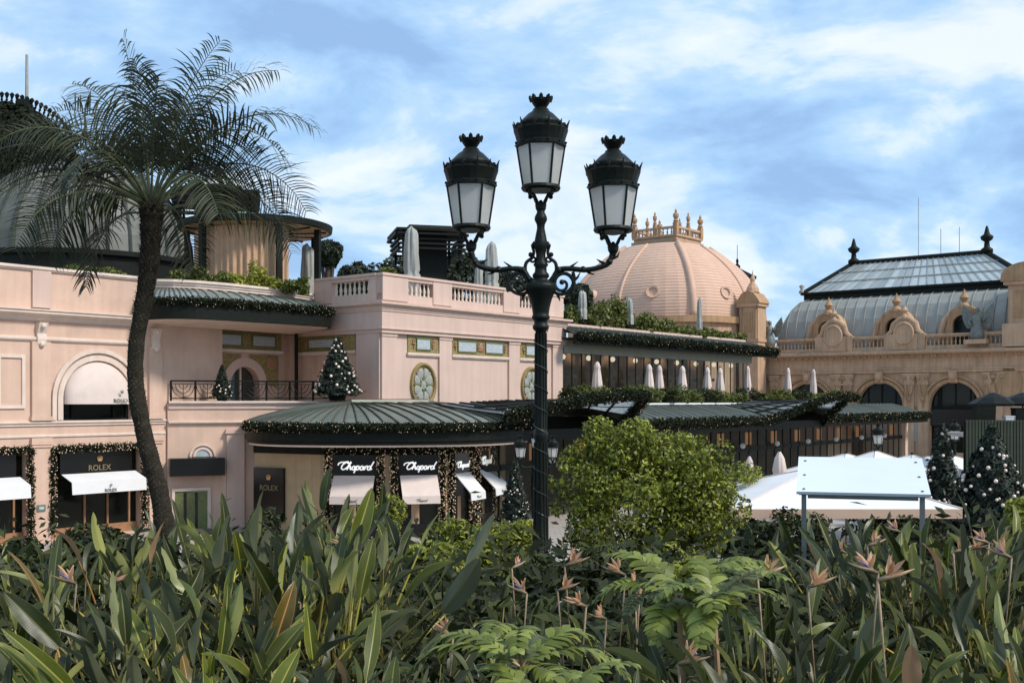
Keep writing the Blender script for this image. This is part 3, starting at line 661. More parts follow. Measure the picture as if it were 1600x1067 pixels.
# ------------------------------------------------------------------ jewellery pavilion with the shallow zinc roof
def pxy(px, D): return ((px-CX)/F*D, D)
def build_pavilion():
    base = (-6., 44., 0)
    t = thing('shop_pavilion', 'rounded shop pavilion with low seamed zinc roof, dark fascia and garlanded display windows', 'building', base)
    T = inv(t)
    def put(mb): return xf(mb, T)
    eave = smooth_path([pxy(420, 47.5), pxy(391, 45.2), pxy(389, 42.6), pxy(420, 40.9), pxy(500, 40.05), pxy(600, 40.0), pxy(715, 40.7), pxy(795, 42.6), pxy(826, 45.4), pxy(822, 48.4)], 5)
    A, B = Vector(pxy(548, 44.4)), Vector(pxy(668, 46.2)); ab = B-A
    def ridge(p):
        k = max(0, min(1, (Vector(p)-A).dot(ab)/ab.length_squared)); return A+ab*k
    def up(path, z): return [(x, y, z) for x, y in path]
    e = [Vector((x, y, .80)) for x, y in eave]; b = []
    for p in eave: q = ridge(p); b.append(Vector((q.x, q.y, 1.52)))
    # panels follow a softly swelling profile, each with its standing seam
    def pt(p, q, k):
        r = p.lerp(q, k); r.z = p.z + (q.z-p.z)*math.sin(k*math.pi/2)**.85; return r
    K = [0, .12, .3, .5, .7, .86, .985]
    for i in range(len(e)-1):
        m = MB(); m.sheet([[pt(e[i], b[i], k), pt(e[i+1], b[i+1], k)] for k in K]); put(m).build('roof_panel', M_ZINC, t)
    for i in range(len(e)):
        m = MB(); m.tube([pt(e[i], b[i], k)+Vector((0, 0, .03)) for k in K], .034, 4); put(m).build('roof_seam', M_ZINC_DARK, t)
    m = MB(); m.tube([(A.x-.3, A.y, 1.52), (A.x, A.y, 1.56), (B.x, B.y, 1.56), (B.x+.4, B.y+.2, 1.52)], [.05, .14, .14, .05], 8); put(m).build('ridge_cap', M_ZINC_DARK, t)
    m = MB(); m.sweep(eave, [(-.35, .0), (.0, .0), (.0, .10), (.05, .12), (.05, .60), (.14, .64), (.14, .78), (-.1, .82)]); put(m).build('fascia', M_DARK, t)
    m = MB(); m.sweep(eave, [(-.3, -.09), (-.06, -.09), (-.03, -.02), (-.3, -.02)]); put(m).build('fascia_moulding', M_TRIM, t)
    inner = [(p.x, p.y) for p in ([Vector((x, y)).lerp(ridge((x, y)), .42) for x, y in eave])]
    m = MB(); m.sheet([up(eave, -.015), up(inner, -.01)]); put(m).build('soffit', M_STUCCO2, t)
    g = garland(t, [tuple(T @ Vector((x, y, .64))) for x, y in [(x, y-.16) for x, y in eave]], .20, 680, 22, leaf=.13, light_r=.018, seed=21)
    # wall polyline and its openings
    W = [pxy(402, 46.), pxy(398, 42.9), pxy(500, 41.35), pxy(600, 41.2), pxy(695, 41.75), pxy(737, 43.7), pxy(773, 46.8), pxy(790, 50.)]
    m = MB(); m.sweep(W, [(0, GZ-.1), (0, -.02)]); put(m).build('wall', M_SHOPWALL, t)
    m = MB(); m.sweep(W, [(.0, -.42), (.05, -.42), (.05, -.03)]); put(m).build('wall_head', M_DARK, t)
    def wall_frame(i): return T @ seg_matrix(W[i], W[i+1])
    def bay(i, px0, px1, text, wide=True):
        s0, s1 = seg_s(W[i], W[i+1], px0), seg_s(W[i], W[i+1], px1); c = (s0+s1)/2; hw = (s1-s0)/2; S = wall_frame(i)
        f = xf(MB().box(s0, s1, -.05, -.004, GZ+.02, -.40), S).build('display_window', M_GLASSDARK, t)
        m = MB()
        for x in (s0, s1-.06): m.box(x, x+.06, -.12, -.051, GZ+.02, -.42)
        m.box(s0+.06, s1-.06, -.11, -.051, GZ+.02, GZ+.45); xf(m, S).build('window_frame', M_BLACK, f)
        xf(MB().box(c-hw*.35, c+hw*.05, -.075, -.052, GZ+.45, -2.1), S).build('display_panel', M_CURTAIN, f)
        sb = xf(MB().box(s0+.06, s1-.06, -.16, -.053, -1.22, -.42), S).build('sign_box', M_BLACK, t)
        script_word(.285*min(1, hw/.85), S @ Matrix.Translation((c, -.185, -.98)), M_LETTER, sb)
        m = MB(); extrude_x(m, [(-.165, -1.24), (-.165, -1.20), (-.88, -1.93), (-.90, -2.22), (-.87, -2.22), (-.85, -1.95)], s0+.05, s1-.05); aw = xf(m, S).build('awning', M_WHITE if i > 3 else M_CREAM, t)
        script_word(.10*min(1, hw/.85), S @ Matrix.Translation((c, -.91, -2.13)), M_GREYLETTER, aw, .022)
        return s0, s1, S
    for k, (i, a, b_) in enumerate(((2, 521, 589), (3, 622, 684), (4, 704, 729), (5, 742, 765))):
        s0, s1, S = bay(i, a, b_, 'x')
        for q, off in ((s0, -.17), (s1, .17)):
            p = [tuple(S @ Vector((q+off, -.14, z))) for z in (GZ+.1, -.3)]
            garland(t, p, .16, 560, 75, leaf=.11, light_r=.024, seed=40+k*2+int(off > 0))
        garland(t, [tuple(S @ Vector((q, -.14, -.26))) for q in (s0-.3, s1+.3)], .15, 560, 40, leaf=.11, light_r=.02, seed=60+k)
    # plain stone bay with the dark sign panel
    S = wall_frame(1); s0, s1 = seg_s(W[1], W[2], 403), seg_s(W[1], W[2], 446)
    sb = xf(MB().box(s0-.1, s1, -.14, -.003, -3.05, -.98), S).build('sign_panel', M_BLACK, t)
    lettering('ROLEX', .30, M_BRONZELETTER, sb, S @ Matrix.Translation(((s0+s1)/2, -.16, -1.86))); crown_mark(.20, S @ Matrix.Translation(((s0+s1)/2, -.16, -1.45)), M_GOLD, sb)
    m = MB()
    for px in (462, 487): s = seg_s(W[1], W[2], px); m.box(s-.02, s+.02, -.012, -.002, GZ, -.45)
    xf(m, S).build('wall_joint', M_SHOPWALL, t)
    MB().tube([T @ Vector(pxy(782, 46.2)+(GZ,)), T @ Vector(pxy(782, 46.2)+(-.05,))], .16, 12).build('column', M_SHOPWALL, t)
build_pavilion()

# ------------------------------------------------------------------ long glazed terrace: ground floor marquee with two lifted bays
def bump(u):
    r = 0
    for a, b, l, rr in ((-5.5, 9.2, 12.6, 1.1), (23.6, 32.6, 6.2, 1.3)):
        if a < u < b:
            k = min(1, (u-a)/l, (b-u)/rr); r = max(r, k*k*(3-2*k))
    return r
def build_marquee():
    t = cafe_thing('terrace_marquee', 'long dark zinc marquee with two lifted wing shaped bays edged in garland', 'marquee')
    U1 = 53.0; us = sorted(set([round(float(x), 3) for x in np.arange(-.2, U1+.01, .75)] + [1.4, 2.0, 2.4, 2.8, 3.2, 3.6, 4.0, 4.4, 8.0, 8.2, 8.4, 8.6, 8.8, 9., 9.2, 9.4, 31.3, 31.6, 31.8, 32., 32.2, 32.4, 32.6, 32.8]))
    E = [(u, -6.0-1.9*bump(u), .56+1.35*bump(u)) for u in us]
    Bk = [(u, -3.2, 1.36+.30*bump(u)) for u in us]
    K = [0, .3, .6, 1]
    lift = lambda i: bump(us[i]) > .05
    def pt(i, k):
        p = Vector(E[i]).lerp(Vector(Bk[i]), k); p.z -= .22*bump(us[i])*math.sin(math.pi*k); p.z += .08*(1-bump(us[i]))*math.sin(math.pi*k); return p
    for i in range(len(us)-1):
        m = MB(); m.sheet([[pt(i, k), pt(i+1, k)] for k in K]); m.build('roof_panel', M_BAYGLASS if bump((us[i]+us[i+1])/2) > .35 else M_ZINC_DARK, t)
    for i in range(len(us)):
        m = MB(); m.tube([pt(i, k)+Vector((0, 0, .025)) for k in K], .028, 4); m.build('roof_seam', M_ZINC if not lift(i) else M_DARK, t)
        if not lift(i): MB().ball(tuple(pt(i, .04)+Vector((0, 0, .07))), .07, 6, 4).build('roof_stud', M_TRIM, t)
    idx = [i for i in range(len(us)) if lift(i)]
    for lo, hi in ((0, 15), (20, 45)):                        # glazing bars along the lifted bays
        run = [i for i in idx if lo < us[i] < hi]
        for k in (.3, .6): MB().tube([pt(i, k)+Vector((0, 0, .05)) for i in run], .06, 5).build('glazing_bar', M_DARK, t)
    m = MB(); rows = []
    for dz, dv in ((-.58, .12), (-.56, 0), (-.16, -.03), (-.12, -.12), (.0, -.12), (.02, .1)): rows.append([(u, v+dv, z+dz) for u, v, z in E])
    for j, (dz, dv) in enumerate(((-.58, .12), (-.56, 0), (-.16, -.03), (-.12, -.12), (.0, -.12), (.02, .1))): rows[j] = [(u, v+dv, z+(dz if j > 1 else dz*(1-bump(u))-.22*bump(u))) for u, v, z in E]
    m.sheet(rows); m.build('fascia', M_DARK, t)
    MB().box(us[0], U1-.2, -5.9, -5.7, -.012, .42).build('straight_beam', M_DARK, t)
    m = MB(); m.sheet([[(u, -5.72, -.03) for u in us], [(u, -4.2, -.05) for u in us]]); m.build('soffit', M_DARK, t)
    m = MB(); m.sheet([[(u, -4.3, -.04) for u in us], [(u, -4.3, .10) for u in us]]); m.build('beam', M_TRIM, t)
    garland(t, [(u, v-.16, z-.05) for u, v, z in E], .30, 760, 8, leaf=.15, light_r=.022, seed=77)
    # glazed front below
    tg = cafe_thing('terrace_glazing', 'dark framed ground floor glass front under the long marquee', 'glass front')
    n = 44; W0, W1 = 1.5, 52.4; w = (W1-W0)/n
    for k in range(n):
        a = W0+k*w; p = MB().add([(a+.04, -4.2, GZ), (a+w-.04, -4.2, GZ), (a+w-.04, -4.2, -.10), (a+.04, -4.2, -.10)], [(0, 1, 2, 3)]).build('pane', M_GLASSCLEAR, tg)
        MB().box(a-.035, a+.035, -4.24, -4.18, GZ, -.08).build('mullion', M_DARK, tg)
        MB().box(a+.052, a+w-.052, -4.27, -4.17, -1.30, -1.05).build('transom', M_DARK, tg)
        if k % 3 == 0: MB().box(a+.2, a+w-.2, -3.9, -3.86, -.98, -.25).build('lit_panel', glow_mat('amber_panel', (.45, .20, .08), .35), tg)
    MB().box(W0, W1, -1.2, -1.1, GZ, -.1).build('back_wall', mat('dim_interior', (.07, .05, .03), .8, .6, 1.), tg)
    for k in range(10): MB().ball((6+k*4.6, -4.5, -.98), .16, 10, 6).build('globe_lamp', M_FROST, tg)
    MB().box(51.9, 52.5, -4.5, -1, GZ, -.06).build('end_pier', M_STUCCO2, tg)
    # roof terrace behind the marquee
    ts = cafe_thing('upper_terrace', 'flat roof terrace with white edge coping behind the marquee', 'terrace')
    MB().box(1.0, 39.5, -3.15, .05, .9, 1.40).build('deck', M_ZINC_DARK, ts)
    MB().box(1.0, 39.5, -3.30, -3.02, 1.405, 1.50).build('edge_coping', M_WHITE, ts)
    MB().box(1.0, 39.5, -3.12, -3.02, -.1, .895).build('under_wall', M_DARK, ts)
    MB().box(39.51, 44., -3.3, 3., GZ, 1.2).build('end_wall', M_STUCCO2, ts)
    # upper veranda
    v = cafe_thing('glass_veranda', 'upper floor glass veranda with thin dark mullions and brown interior', 'veranda')
    a0, a1, n = 13.12, 34.6, 24; w = (a1-a0)/n
    for k in range(n):
        a = a0+k*w; MB().add([(a+.03, .11, 1.45), (a+w-.03, .11, 1.45), (a+w-.03, .11, 4.40), (a+.03, .11, 4.40)], [(0, 1, 2, 3)]).build('pane', M_GLASSCLEAR, v)
        wd = .09 if k in (5, 14, 19) else .035
        MB().box(a-wd*.7, a+wd*.7, .085, .135, 1.42, 4.42).build('mullion', M_DARK, v)
    MB().box(a0, a1+.1, -.05, .25, 4.10, 4.78).build('head_beam', mat('olive_grey_paint', (.30, .29, .22), .6, .1, 2.), v)
    MB().box(a0, a1+.1, .0, .2, 1.405, 1.62).build('sill', M_DARK, v)
    MB().box(a0, a1, 3.4, 3.5, 1.42, 5.2).build('back_wall', mat('amber_wall', (.30, .165, .08), .7, .6, 1.1), v)
    for k in range(9):
        MB().ball((a0+1.2+k*2.4, .9, 3.95), .15, 10, 6).build('globe_lamp', glow_mat('lit_globe', (1., .85, .65), .8), v)
    for k in range(26):
        x = a0+.6+k*.82; m = MB(); m.box(x-.16, x+.16, 2.6, 2.9, 1.45, 2.1+.5*random.random()); m.ball((x, 2.6, 2.5+.8*random.random()), .12, 6, 4); m.build('dining_chair', M_CURTAIN if k % 2 else M_GREENGLAZE, v)
    # its marquee and garland
    q = cafe_thing('veranda_marquee', 'dark seamed marquee with garland running along the top of the glass veranda', 'marquee')
    us = list(np.arange(12.85, 36.3, .48)); E = [(u, -1.0, 5.02) for u in us]; Bk = [(u, 1.2, 5.62) for u in us]
    marquee_strip(q, E, Bk, 0, 0, 0, seam=.03, mat_p=M_ZINC_DARK, sag=.06)
    m = MB(); m.box(12.7, 36.4, -1.06, -.9, 4.50, 5.0); m.box(36.1, 36.4, -1.06, 1.2, 4.62, 5.0); m.build('fascia', M_DARK, q)
    m = MB(); m.box(12.8, 36.3, -.9, 1.1, 4.80, 4.86); m.build('soffit', M_DARK, q)
    m = MB(); m.box(12.9, 36.2, 1.15, 1.45, 5.3, 5.78); m.build('coping', M_STUCCO, q)
    garland(q, [(12.8, -1.12, 4.92), (36.35, -1.12, 4.92)], .31, 800, 8, leaf=.15, light_r=.022, seed=78)
    garland(q, [(36.35, -1.1, 4.98), (36.35, 1.2, 5.1)], .24, 620, 8, leaf=.15, light_r=.022, seed=79)
build_marquee()

# ------------------------------------------------------------------ umbrellas
def closed_umbrella(h, w, material, name, label, cat, loc, group=None, pole=True):
    t = thing(name, label, cat, loc, random.random()*3, group)
    rng = random.Random(int(abs(loc[0]*77+loc[1]*31))); rows = []
    n = 24
    for z, r in ((.45*h*.5, w*.95), (.3*h, w), (.5*h, w*.92), (.7*h, w*.72), (.84*h, w*.55), (.86*h, w*.62), (.95*h, w*.42), (h, w*.10)):
        rows.append([(r*(1+(.20 if k % 3 == 0 else -.08))*math.cos(2*math.pi*k/n), r*(1+(.20 if k % 3 == 0 else -.08))*math.sin(2*math.pi*k/n), z) for k in range(n+1)])
    MB().sheet(rows).build('folded_canopy', material, t, True)
    m = MB(); m.lathe([(.03, 0), (.03, h*.3)], 8); m.lathe([(.3, 0), (.3, .06), (.05, .1)], 12); m.build('pole', M_DARK, t)
    m = MB(); m.ball((0, 0, h+.03), .05, 8, 5); m.build('finial', M_DARK, t)
    return t
def place_umbrellas():
    deck = 1.41
    for k, (px, v, lab) in enumerate(((933, -2., 'closed cream parasol standing alone nearest the pink corner block'), (1014, -2.1, 'left one of a close pair of closed cream parasols before the veranda'), (1030, -1.7, 'right one of a close pair of closed cream parasols before the veranda'),
                     (1066, -2., 'single closed cream parasol midway along the veranda glass'), (1105, -2., 'closed cream parasol, first of the two near the veranda end'), (1125, -1.8, 'closed cream parasol, last before the veranda end'))):
        p = cw(u_at(px, v), v, deck); closed_umbrella(2.2, .25, M_CREAM, 'parasol', lab, 'parasol', p, 'closed cream parasols on the upper terrace')
    for px, v, lab in ((1168, -1.5, 'closed parasol past the end of the veranda glass'), (1231, -1.8, 'pale closed parasol in front of the ornate stone facade'), (1271, -1.8, 'pale closed parasol beside the shaded arch of the stone facade')):
        p = cw(u_at(px, v), v, deck); closed_umbrella(2.45, .22, M_CREAM, 'parasol', lab, 'parasol', p, 'closed cream parasols on the upper terrace')
    # grey wrapped parasols on the roof terraces
    for px, D, y0, hw, lab in ((643, 51, 358, .33, 'tall grey wrapped parasol on the roof terrace beside the slatted lantern'), (768, 53.5, 381, .30, 'grey wrapped parasol on the roof terrace left of the lamp post'), (748, 55, 415, .2, 'short grey wrapped parasol on the roof terrace'),
                           (481, 49.5, 384, .30, 'grey wrapped parasol under the round roof pavilion'), (910, 60, 455, .22, 'grey wrapped parasol among the roof garden plants near the block'), (984, 64, 466, .19, 'grey wrapped parasol in the middle of the roof garden plants'), (1093, 71, 467, .17, 'grey wrapped parasol at the far end of the roof garden')):
        z = 5.88; p = P(px, 0, D); h = EYE+(YH-y0)/F*D - z
        t = thing('wrapped_parasol', lab, 'parasol', (p.x, D, z), random.random(), 'grey wrapped parasols on the roofs')
        rows = []; n = 40
        for q, r in ((.12*h, hw*1.1), (.3*h, hw*1.0), (.42*h, hw*1.06), (.46*h, hw*.84), (.5*h, hw*1.0), (.75*h, hw*.9), (.93*h, hw*.8), (.98*h, hw*.62), (h*1.02, .03)):
            rows.append([(r*(1+.16*math.sin(k*6*6.2832/n+q*.9+px)+.08*math.sin(k*11*6.2832/n-q))*math.cos(2*math.pi*k/n), r*(1+.16*math.sin(k*6*6.2832/n+q*.9+px)+.08*math.sin(k*11*6.2832/n-q))*math.sin(2*math.pi*k/n), q+(.07*math.cos(2*math.pi*k/n+px) if q > .9*h else 0)) for k in range(n)]); rows[-1].append(rows[-1][0])
        MB().sheet(rows).build('cloth_cover', M_GREYCLOTH, t, True)
        MB().lathe([(.25, 0), (.25, .08), (.05, .1), (.05, .2*h)], 10).build('pole', M_DARK, t)
    # open white market parasols on the square
    def open_parasol(px, y, D, half, lab, rise=.75, rz=0.):
        zt = EYE+(YH-y)/F*D; X = (px-CX)/F*D; gz = ground_z(D)
        t = thing('market_parasol', lab, 'parasol', (X, D, gz), rz, 'open white parasols on the square'); z1 = zt-gz
        n = 4; c = [(half*math.cos(math.pi/4+math.pi/2*k)*1.414, half*math.sin(math.pi/4+math.pi/2*k)*1.414) for k in range(4)]
        for k in range(4):
            a, b = c[k], c[(k+1) % 4]; rows = []
            for q in np.linspace(0, 1, 7):
                rows.append([((a[0]*(1-s)+b[0]*s)*(1-q), (a[1]*(1-s)+b[1]*s)*(1-q), z1+rise*q-.10*math.sin(math.pi*s)*(1-q)*math.sin(math.pi*min(1, q+.3))) for s in np.linspace(0, 1, 9)])
            MB().sheet(rows).build('canopy_panel', M_WHITE, t, True)
            MB().sheet([[(a[0]*(1-s)+b[0]*s, a[1]*(1-s)+b[1]*s, z1-dz) for s in np.linspace(0, 1, 9)] for dz in (.002, .20)]).build('valance', mat('tan_valance', (.62, .42, .30), .85, .05), t)
            MB().tube([(a[0]*.98, a[1]*.98, z1-.05), (0, 0, z1+rise-.1)], .018, 5).build('rib', M_WOOD, t)
            MB().tube([(a[0]*(1-q), a[1]*(1-q), z1+rise*q+.012) for q in np.linspace(0, 1, 7)], .016, 4).build('seam', M_CREAM, t)
        MB().tube([(0, 0, 0), (0, 0, z1+rise)], .04, 10).build('pole', M_WOOD, t); MB().lathe([(.4, 0), (.4, .08), (.06, .12)], 14).build('base', M_DARK, t)
        MB().ball((0, 0, z1+rise+.03), .06, 8, 5).build('finial', M_DARK, t)
    open_parasol(1277, 779, 25.0, 2.36, 'large open white square parasol behind the blank information board', .72, .0)
    for px, y, D, hf, lab, rs in ((1322, 742, 38, 1.75, 'open white parasol whose crown shows above the board, left one', .75), (1368, 741, 37, 1.6, 'open white parasol whose crown shows above the board, middle one', .8), (1425, 742, 40, 1.7, 'open white parasol peeking out above the board corner', .75), (1490, 740, 43, 1.8, 'open white parasol behind the lit conifer', .7), (1455, 738, 46, 1.8, 'open white parasol far back on the square', .7)):
        open_parasol(px, y, D, hf, lab, rs, .4)
    # closed cream parasols on the square
    for px, D, y0, hw, lab in ((1218, 30, 705, .27, 'closed cream parasol on the square left of the board'), (1171, 36, 712, .22, 'closed cream parasol behind the round bush')):
        gz = ground_z(D); h = EYE+(YH-y0)/F*D-gz; closed_umbrella(h, hw, M_CREAM, 'parasol', lab, 'parasol', ((px-CX)/F*D, D, gz))
place_umbrellas()

# ------------------------------------------------------------------ roof features above the cafe
def build_rotunda():
    c = P(400, 0, 49.5); t = thing('roof_rotunda', 'round roof pavilion with flat dark disc roof and tan curtains', 'pavilion', (c.x, 49.5, 6.1))
    Rr = 3.42; z = EYE+(YH-362)/F*49.5-6.1
    MB().lathe([(Rr*.96, z-.02), (Rr, z), (Rr+.03, z+.24), (Rr-.15, z+.30), (0, z+.42)], 56).build('roof_disc', M_DARK, t)
    MB().lathe([(0.01, z-.10), (Rr*.6, z-.09), (Rr*.955, z-.03)], 56).build('ceiling', mat('tan_ceiling', (.36, .22, .11), .7, .3, 2.), t)
    n = 260; rows = [[], []]
    for k in range(n+1):
        a = R(152)+R(164)*k/n; r = 2.62+.05*math.sin(k*.62)+.03*math.sin(k*.23)
        for j, q in enumerate((0.05, z-.11)): rows[j].append((r*math.cos(a), r*math.sin(a), q))
    MB().sheet(rows).build('curtain', M_CURTAIN, t)
    for a in (-58, -14, 40, 120, 190, 235):
        MB().box(-.12, .12, -.12, .12, 0, z-.04).build('column', M_DARK, t, loc=(3.02*math.cos(R(a)), 3.02*math.sin(R(a)), 0), rot=(0, 0, R(a)))
    for k in range(12):
        a = 2*math.pi*k/12; MB().tube([(.3*math.cos(a), .3*math.sin(a), z-.13), (Rr*.93*math.cos(a), Rr*.93*math.sin(a), z-.06)], .05, 5).build('roof_beam', M_DARK, t)
    MB().lathe([(.9, 0), (.9, .5), (.85, .55), (0, .56)], 24).build('bar_counter', M_CURTAIN, t)
build_rotunda()
def roof_lantern(px, D, wpx, y0, y1, lab):
    c = P(px, 0, D); z0 = EYE+(YH-y1)/F*D; z1 = EYE+(YH-y0)/F*D; hw = wpx/2/F*D
    t = thing('roof_lantern', lab, 'roof lantern', (c.x, D, z0-5), R(14), 'dark slatted roof lanterns'); h = z1-z0; B = 5.
    MB().box(-hw*.5, hw*.5, -hw*.5, hw*.5, 0, B+h*.86).build('core', M_DARK, t)
    for k in range(4):
        z = B+h*(.12+.16*k); w = hw*(.86+.14*(1 if k == 3 else .4))
        for s in (-1, 1):
            MB().box(-w, w, s*w-.10, s*w+.10, z, z+h*.07).build('slat', M_DARK, t); MB().box(s*w-.10, s*w+.10, -w+.102, w-.102, z, z+h*.07).build('slat', M_DARK, t)
    for sx in (-1, 1):
        for sy in (-1, 1): MB().box(sx*hw*.8-.08, sx*hw*.8+.08, sy*hw*.8-.08, sy*hw*.8+.08, B-h*.2, B+h*.8).build('post', M_DARK, t)
    MB().box(-hw*1.02, hw*1.02, -hw*1.02, hw*1.02, B+h*.74, B+h*.82).build('roof_slab', M_DARK, t)
    MB().frustum((0, 0), hw*.66, hw*.66, hw*.60, hw*.60, B+h*.822, B+h).build('cap', M_DARK, t)
roof_lantern(667, 68, 108, 357, 402, 'dark slatted roof lantern behind the balustrade of the pink block')
roof_lantern(338, 62, 128, 296, 352, 'dark slatted roof lantern above the round roof pavilion')
def build_left_domes():
    D = 60; c = P(128, 0, D); k = D/F; zb = EYE+(YH-412)*k
    t = thing('ribbed_dome', 'grey ribbed glass dome rising behind the palm and parapet', 'dome', (c.x, D, zb-3)); r = 166*k; H = 150*k
    prof = lambda a: (r*math.cos(a)**.8, 3+H*math.sin(a))
    n = 32
    for j in range(n):
        m = MB(); rows = []
        for i in range(9):
            a = math.pi/2*.96*i/8; q, z = prof(a); rows.append([(q*math.cos(2*math.pi*(j+e)/n), q*math.sin(2*math.pi*(j+e)/n), z) for e in (0, 1)])
        m.sheet(rows).build('dome_panel', mat('dome_glass_grey', (.155, .155, .135), .6, .2, 1.2, objr=.25, spec=.15), t)
        pts = []
        for i in range(9):
            q, z = prof(math.pi/2*.96*i/8); pts.append((q*1.004*math.cos(2*math.pi*j/n), q*1.004*math.sin(2*math.pi*j/n), z))
        MB().tube(pts, .09, 5).build('rib', M_ZINC_DARK, t)
    MB().lathe([(r+.15, 0), (r+.15, 2.7), (r+.4, 2.8), (r+.4, 3.05), (r-.1, 3.1)], 48).build('drum', M_DARK, t)
    D = 78; k = D/F; c = P(2, 0, D); zc = EYE+(YH-290)*k; r = 122*k
    t = thing('crested_dome', 'dark leafy dome with a crest of small finials and a flagpole', 'dome', (c.x, D, 0))
    MB().lathe([(r*1.0, 0), (r*1.0, zc)] + [(r*math.cos(a), zc+r*math.sin(a)) for a in np.linspace(.05, 1.56, 12)], 40).build('dome_shell', M_DARK, t)
    d = RNG.normal(size=(9000, 3)); d[:, 2] = np.abs(d[:, 2]); d[:, 1] = -np.abs(d[:, 1]); d /= np.linalg.norm(d, axis=1, keepdims=True)
    V, Q = leaf_quads(d*r*RNG.uniform(.98, 1.05, (len(d), 1))+np.array([0, 0, zc]), d, .45, 2.2); stuff(np_mesh('creeper', V, Q, M_GARLAND, t))
    for a in np.linspace(R(24), R(156), 38):
        m = MB(); h = 1.25; m.lathe([(.06, 0), (.06, h*.5), (.11, h*.55), (.06, h*.62), (.13, h*.8), (.17, h*.9), (.06, h), (0, h*1.02)], 7)
        m.build('finial', M_DARK, t, loc=(r*.96*math.cos(a), -.3, zc+r*.96*math.sin(a)), rot=(0, (math.pi/2-a)*.5, 0))
    for q in (1.04,):
        MB().tube([(r*q*math.cos(a), -.3, zc+r*q*math.sin(a)) for a in np.linspace(R(24), R(156), 40)], .05, 5).build('crest_rail', M_DARK, t)
    x = (42-2)*k; MB().tube([(x, 0, zc+r*.7), (x, 0, EYE+(YH-86)*k)], [.16, .10], 8).build('flagpole', M_GREYCLOTH, t)
    m = MB(); m.frustum((x, -.3), .6, .6, .35, .35, zc+r*.85, zc+r*1.08); m.build('pole_base', M_DARK, t)
build_left_domes()

# ------------------------------------------------------------------ stone casino facade on the right
KAS = Vector((24.7, 105., 0)); KD = Vector((.774, -.633, 0)).normalized(); KRZ = math.atan2(KD.y, KD.x)
KM = Matrix.Translation(KAS) @ Matrix.Rotation(KRZ, 4, 'Z')
def kt(px): return seg_s((KAS.x, KAS.y), (KAS.x+KD.x, KAS.y+KD.y), px)
def kd(px, y):
    o = KM @ Vector((0, y, 0)); return seg_s((o.x, o.y), (o.x+KD.x, o.y+KD.y), px)
def kz(py, t, y=0): return EYE+(YH-py)/F*(KM @ Vector((t, y, 0))).y
M_STONE = mat('warm_stone', (.51, .335, .215), .85, .16, .8, .4, 14, .2, streak=.2)
M_STONE2 = mat('ochre_stone', (.42, .26, .145), .85, .2, 1., .4, 14, .2, streak=.2)
M_ROOFGREY = mat('grey_lead_roof', (.30, .30, .27), .5, .12, .8, .1, 10, .4, objr=.06)
M_BRONZE = mat('grey_bronze_statue', (.15, .16, .14), .5, .35, 4., .3, 20)
M_DOMETILE = mat('pink_dome_tile', (.58, .38, .275), .7, .08, 1., .2, 12, .25)
